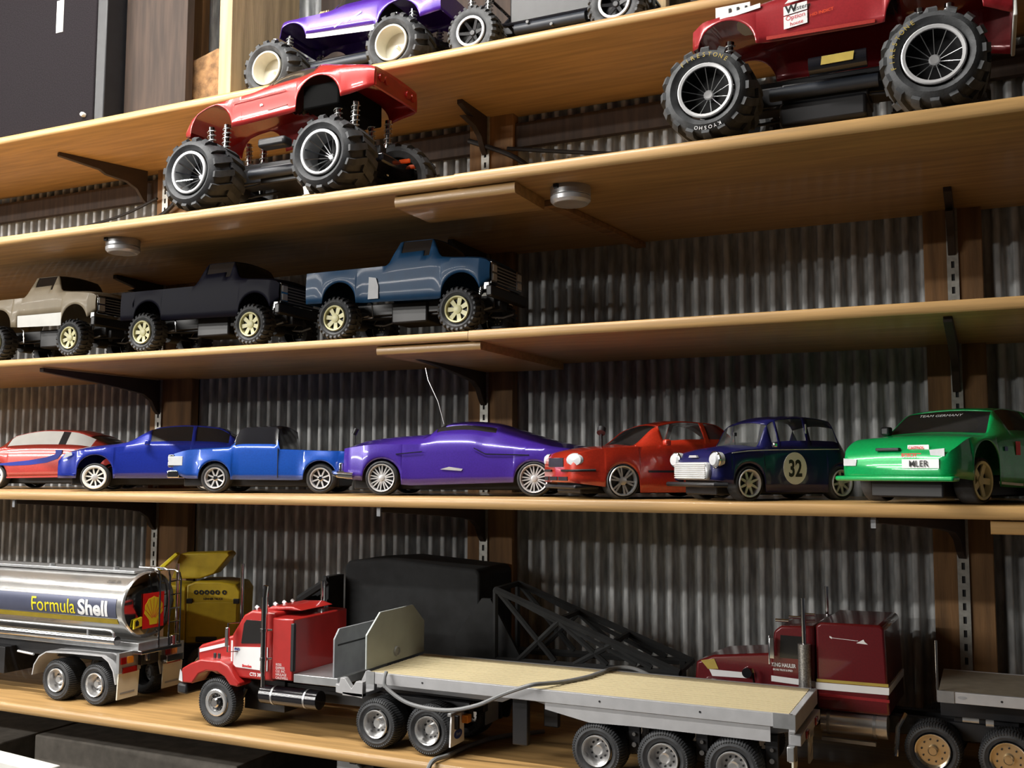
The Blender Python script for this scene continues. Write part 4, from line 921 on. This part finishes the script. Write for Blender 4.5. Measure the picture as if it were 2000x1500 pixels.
# grey cable over the trailer
cable([(-1.012,1.622,-.368),(-1.011,1.614,-.380),(-1.003,1.612,-.396),(-.956,1.612,-.418),(-.883,1.612,-.422),(-.822,1.612,-.408),(-.768,1.612,-.383),(-.722,1.616,-.3655),(-.704,1.645,-.3660),(-.689,1.688,-.3695),(-.665,1.749,-.3695),(-.650,1.84,-.3695),(-.618,1.858,-.3695),(-.575,1.849,-.381),(-.555,1.86,-.40)],.0036,MCBL,'thick grey cable draped across the plank deck of the trailer')
cable([(-.80,1.86,-.505),(-.861,1.785,-.505),(-.883,1.703,-.505),(-.888,1.63,-.505),(-.893,1.592,-.504),(-.897,1.578,-.516),(-.91,1.575,-.56),(-.93,1.573,-.64)],.0042,MCBL,'grey cable falling over the front edge of the lowest shelf')

# maroon tractor
P=empty('model_tractor_truck',(-.10,1.872,Z5),-3,'maroon long-nose model tractor truck with white stripe and KING HAULER lettering','model truck')
MB().prism([(-.422,.095),(-.418,.150),(-.385,.164),(-.269,.178),(-.262,.178),(-.262,.100)],.035,.155).build('hood',MMAR,P,bevel=.005)
MB().prism([(-.268,.100),(-.268,.184),(-.262,.222),(-.250,.232),(-.190,.236),(-.190,.100)],.006,.184).build('cab',MMAR,P,bevel=.004)
MB().prism([(-.187,.094),(-.187,.238),(-.178,.244),(-.078,.246),(-.072,.240),(-.066,.094)],.0,.190).build('sleeper',MMAR,P,bevel=.004)
fo=[(-.44,.08),(-.43,.105),(-.40,.116),(-.35,.114),(-.31,.105),(-.27,.098),(-.27,.090),(-.32,.100),(-.36,.122),(-.395,.124),(-.42,.09)]
MB().prism(fo,.0,.038).build('front_fender',MMAR,P,bevel=.003); MB().prism(fo,.152,.19).build('front_fender',MMAR,P,bevel=.003)
plate(P,'hood_stripe',MTXT,[(-.392,.138),(-.320,.138),(-.320,.128),(-.386,.126)],.0345,.001)
plate(P,'gold_chevron',MLBL,[(-.408,.153),(-.382,.158),(-.374,.140),(-.394,.138)],.0345,.0008)
plate(P,'cab_stripe',MTXT,[(-.268,.143),(-.190,.140),(-.190,.130),(-.268,.133)],.0055,.001)
MB().prism([(-.1885,.128),(-.0665,.130),(-.0660,.142),(-.1885,.140)],-.0015,.1915).build('sleeper_stripe',MTXT,P)
plate(P,'gold_line',MLBL,[(-.187,.141),(-.067,.143),(-.067,.148),(-.187,.146)],-.0001,.0008)
plate(P,'lower_stripe',MREDP,[(-.183,.117),(-.066,.117),(-.066,.122),(-.183,.122)],-.0001,.0008)
plate(P,'side_window',MGLS,[(-.252,.176),(-.212,.176),(-.212,.216),(-.250,.216)],.0055,.001)
text('KING HAULER',.0095,MTXT,P,(-.2665,.004,.160),bold=.0002,sx=.70); text('BIG RIG TRUCK & SPEED',.0045,MTXT,P,(-.2645,.004,.153),bold=.0001,sx=.72)
b=MB().use(MTXT).prism([(-.163,.219),(-.159,.217),(-.159,.220),(-.163,.222)],-.0008,.0); b.prism([(-.160,.2185),(-.115,.2165),(-.115,.2172),(-.160,.2192)],-.0008,.0); b.prism([(-.118,.213),(-.106,.220),(-.104,.216),(-.099,.212),(-.108,.2125)],-.0008,.0)
b.build('white_motif',None,P,smooth=False)
MB().tube([(-.268,-.004,.215),(-.268,-.006,.21),(-.268,-.006,.165),(-.268,.004,.163)],.0015).box(-.266,-.259,-.010,-.004,.176,.212).build('mirror',MCHR,P)
MB().cyl((-.205,-.010,.11),(-.205,-.010,.206),.011,n=20).build('muffler',mat('perforated_steel',(.35,.34,.33),.4,.8,noise=.5,nscale=500),P)
MB().cyl((-.205,-.010,.206),(-.206,-.010,.286),.0042).build('exhaust_stack',MCHR,P)
MB().cyl((-.205,.200,.12),(-.205,.200,.286),.0042).build('exhaust_stack',MCHR,P)
for k in range(3): MB().cyl((-.262+.013*k,.02+.05*k,.240),(-.238+.013*k,.02+.05*k,.240),.0028).build('air_horn',MCHR,P)
MB().cyl((-.182,.020,.070),(-.072,.020,.072),.021,n=24).build('fuel_tank',MCHB,P)
b=MB(); 
for x in (-.172,-.095): b.cyl((x,.020,.071),(x+.005,.020,.071),.0218,n=24)
b.box(-.18,-.09,-.003,.006,.042,.048); b.build('tank_strap',MALU,P)
MB().tube([(-.303,.020,.118),(-.303,.014,.143),(-.305,.02,.147)],.003).build('horn_bracket',MCHR,P)
MB().lathe([(.0001,-.004),(.009,-.004),(.010,0),(.009,.004)],n=20).build('air_cleaner',MBLKG,P,loc=(-.318,.028,.139))
B('frame',MBLK,P,(-.40,.17,.055,.075,.055,.085),(-.40,.17,.115,.135,.055,.085),(-.40,-.2,.06,.13,.05,.10),bevel=.001)
wx(P,'gold_rear',(0,.114),0,.0452,.19); wx(P,'truck_front',(-.365,),0,.0478,.19)
MB().tube([(-.045,.03,.095),(-.055,.01,.075),(-.058,.0,.03)],.004).build('flap_rod',MCHR,P)
for x in (0,.114): MB().cyl((x,.05,.0445),(x,.14,.0445),.008).build('axle',MBLK,P)

# trailer on the maroon tractor
P=empty('flatbed_trailer',(-.088,1.868,Z5),0,'second flatbed trailer with dusty deck at the right edge, coupled to the maroon truck','model trailer','flatbed trailers')
B('side_rail',MGRYL,P,(0,.72,-.001,.006,.128,.146),bevel=.0008); B('side_rail',MGRYL,P,(0,.72,.205,.212,.128,.146),bevel=.0008)
B('deck',MTAND,P,(0,.72,.006,.205,.140,.1455),bevel=0); B('front_corner',MALU,P,(-.002,.024,-.0025,-.0008,.128,.147),bevel=0)
MB().cyl((-.002,.002,.13),(-.002,.002,.228),.0022).build('corner_stake',MCHR,P)
plate(P,'maker_mark',MGRY,ell(.036,.138,.007,.0025),-.001,.0004); MB().disc((.095,-.0015,.137),.0018,10).build('rivet',MBLK,P,smooth=False)
B('frame_beam',MBLK,P,(0,.7,.05,.06,.095,.128),(0,.7,.15,.16,.095,.128),bevel=.001)
b=MB().cyl((.035,.012,.100),(.06,.012,.100),.004).cyl((.07,.012,.098),(.082,.012,.098),.006); b.build('air_tank',MALU,P)
B('kingpin_support',MBLK,P,(.02,.12,.06,.15,.085,.096),bevel=.001)

# black box and truss
o=MB().prism([(-1.355,0),(-1.005,0),(-1.005,.285),(-1.015,.296),(-1.24,.310),(-1.345,.302),(-1.355,.29)],1.985,2.15).build('black_case',MCAN,bevel=.006); o.location=(0,0,Z5); tag(o,'large black canvas case standing behind the plank-deck trailer','case')
P=empty('truss_frame',(-.94,1.93,Z5),4,'black lattice truss frame leaning down behind the plank deck','frame')
bt=.0065
def bar(x0,z0,x1,z1,y,r=.0062): 
    MB().cyl((x0,y,z0),(x1,y,z1),r,n=6).build('truss_bar',MCAN,P)
for y in (0,.13):
    bar(.0,.262,.385,.12,y,.008); bar(-.02,.118,.385,.118,y,.008); bar(.0,.262,.0,.118,y); bar(.01,.255,.13,.125,y); bar(.05,.12,.14,.205,y); bar(.14,.205,.24,.125,y); bar(.17,.12,.25,.165,y); bar(.25,.165,.33,.125,y); bar(.04,.245,.30,.13,y,.005)
for x,z in ((0,.262),(.14,.208),(.25,.168),(.385,.12),(0,.118),(.17,.118),(.3,.118)):
    MB().cyl((x,0,z),(x,.13,z),.006,n=6).build('cross_bar',MCAN,P)
for x in (0,.36):
    for y in (0,.12): B('truss_leg',MCAN,P,(x,x+.012,y,y+.012,.0,.12),bevel=.001)
MB().prism([(-.10,.0),(.02,.0),(.05,.12),(-.02,.24),(-.04,.24),(-.10,.16)],.02,.03).build('side_plate',MCAN,P)
P=empty('loading_ramp',(-1.46,1.93,Z5),0,'black sloping ramp frame behind the red tractor sleeper','frame')
b=MB()
for y in (0,.05,):
    b.tube([(.02,y,.215),(.10,y,.262)],.009,6); b.tube([(.02,y,.19),(.10,y,.215)],.005,6)
b.box(.085,.10,.0,.06,.0,.27); b.box(.02,.035,.0,.06,.0,.22); b.build('ramp_rails',MCAN,P)

# things below the lowest shelf
for i,(x0,x1,y0,y1,z0,z1,rz,l,m) in enumerate(((-2.6,-2.17,1.74,2.05,-1.6,-.655,5,'grey cardboard box below the lowest shelf at far left',MBOX),(-2.12,-1.50,1.80,2.1,-1.6,-.642,-4,'wide dark cardboard box below the lowest shelf',MBOX),(-1.42,-.95,1.82,2.1,-1.6,-.64,3,'dark box below the shelf under the red tractor truck',MBLK))):
    o=B('storage_box',m,None,(x0,x1,y0,y1,z0,z1),bevel=.004); tag(o,l,'box','boxes below the lowest shelf')
o=MB().prism([(-2.3,-1.6),(-1.725,-1.6),(-1.725,-.598),(-1.865,-.5905),(-2.3,-.570)],1.48,1.53).build('white_panel',MWHT,bevel=.002); tag(o,'white panel top in the bottom left corner','panel')
o=MB().prism([(-1.145,-.62),(-1.085,-.62),(-1.085,-.56),(-1.12,-.535),(-1.145,-.545)],1.66,1.70).build('metal_corner',MALU,bevel=.003); o.location=(0,0,-.0); tag(o,'grey metal bracket corner under the lowest shelf edge','bracket')
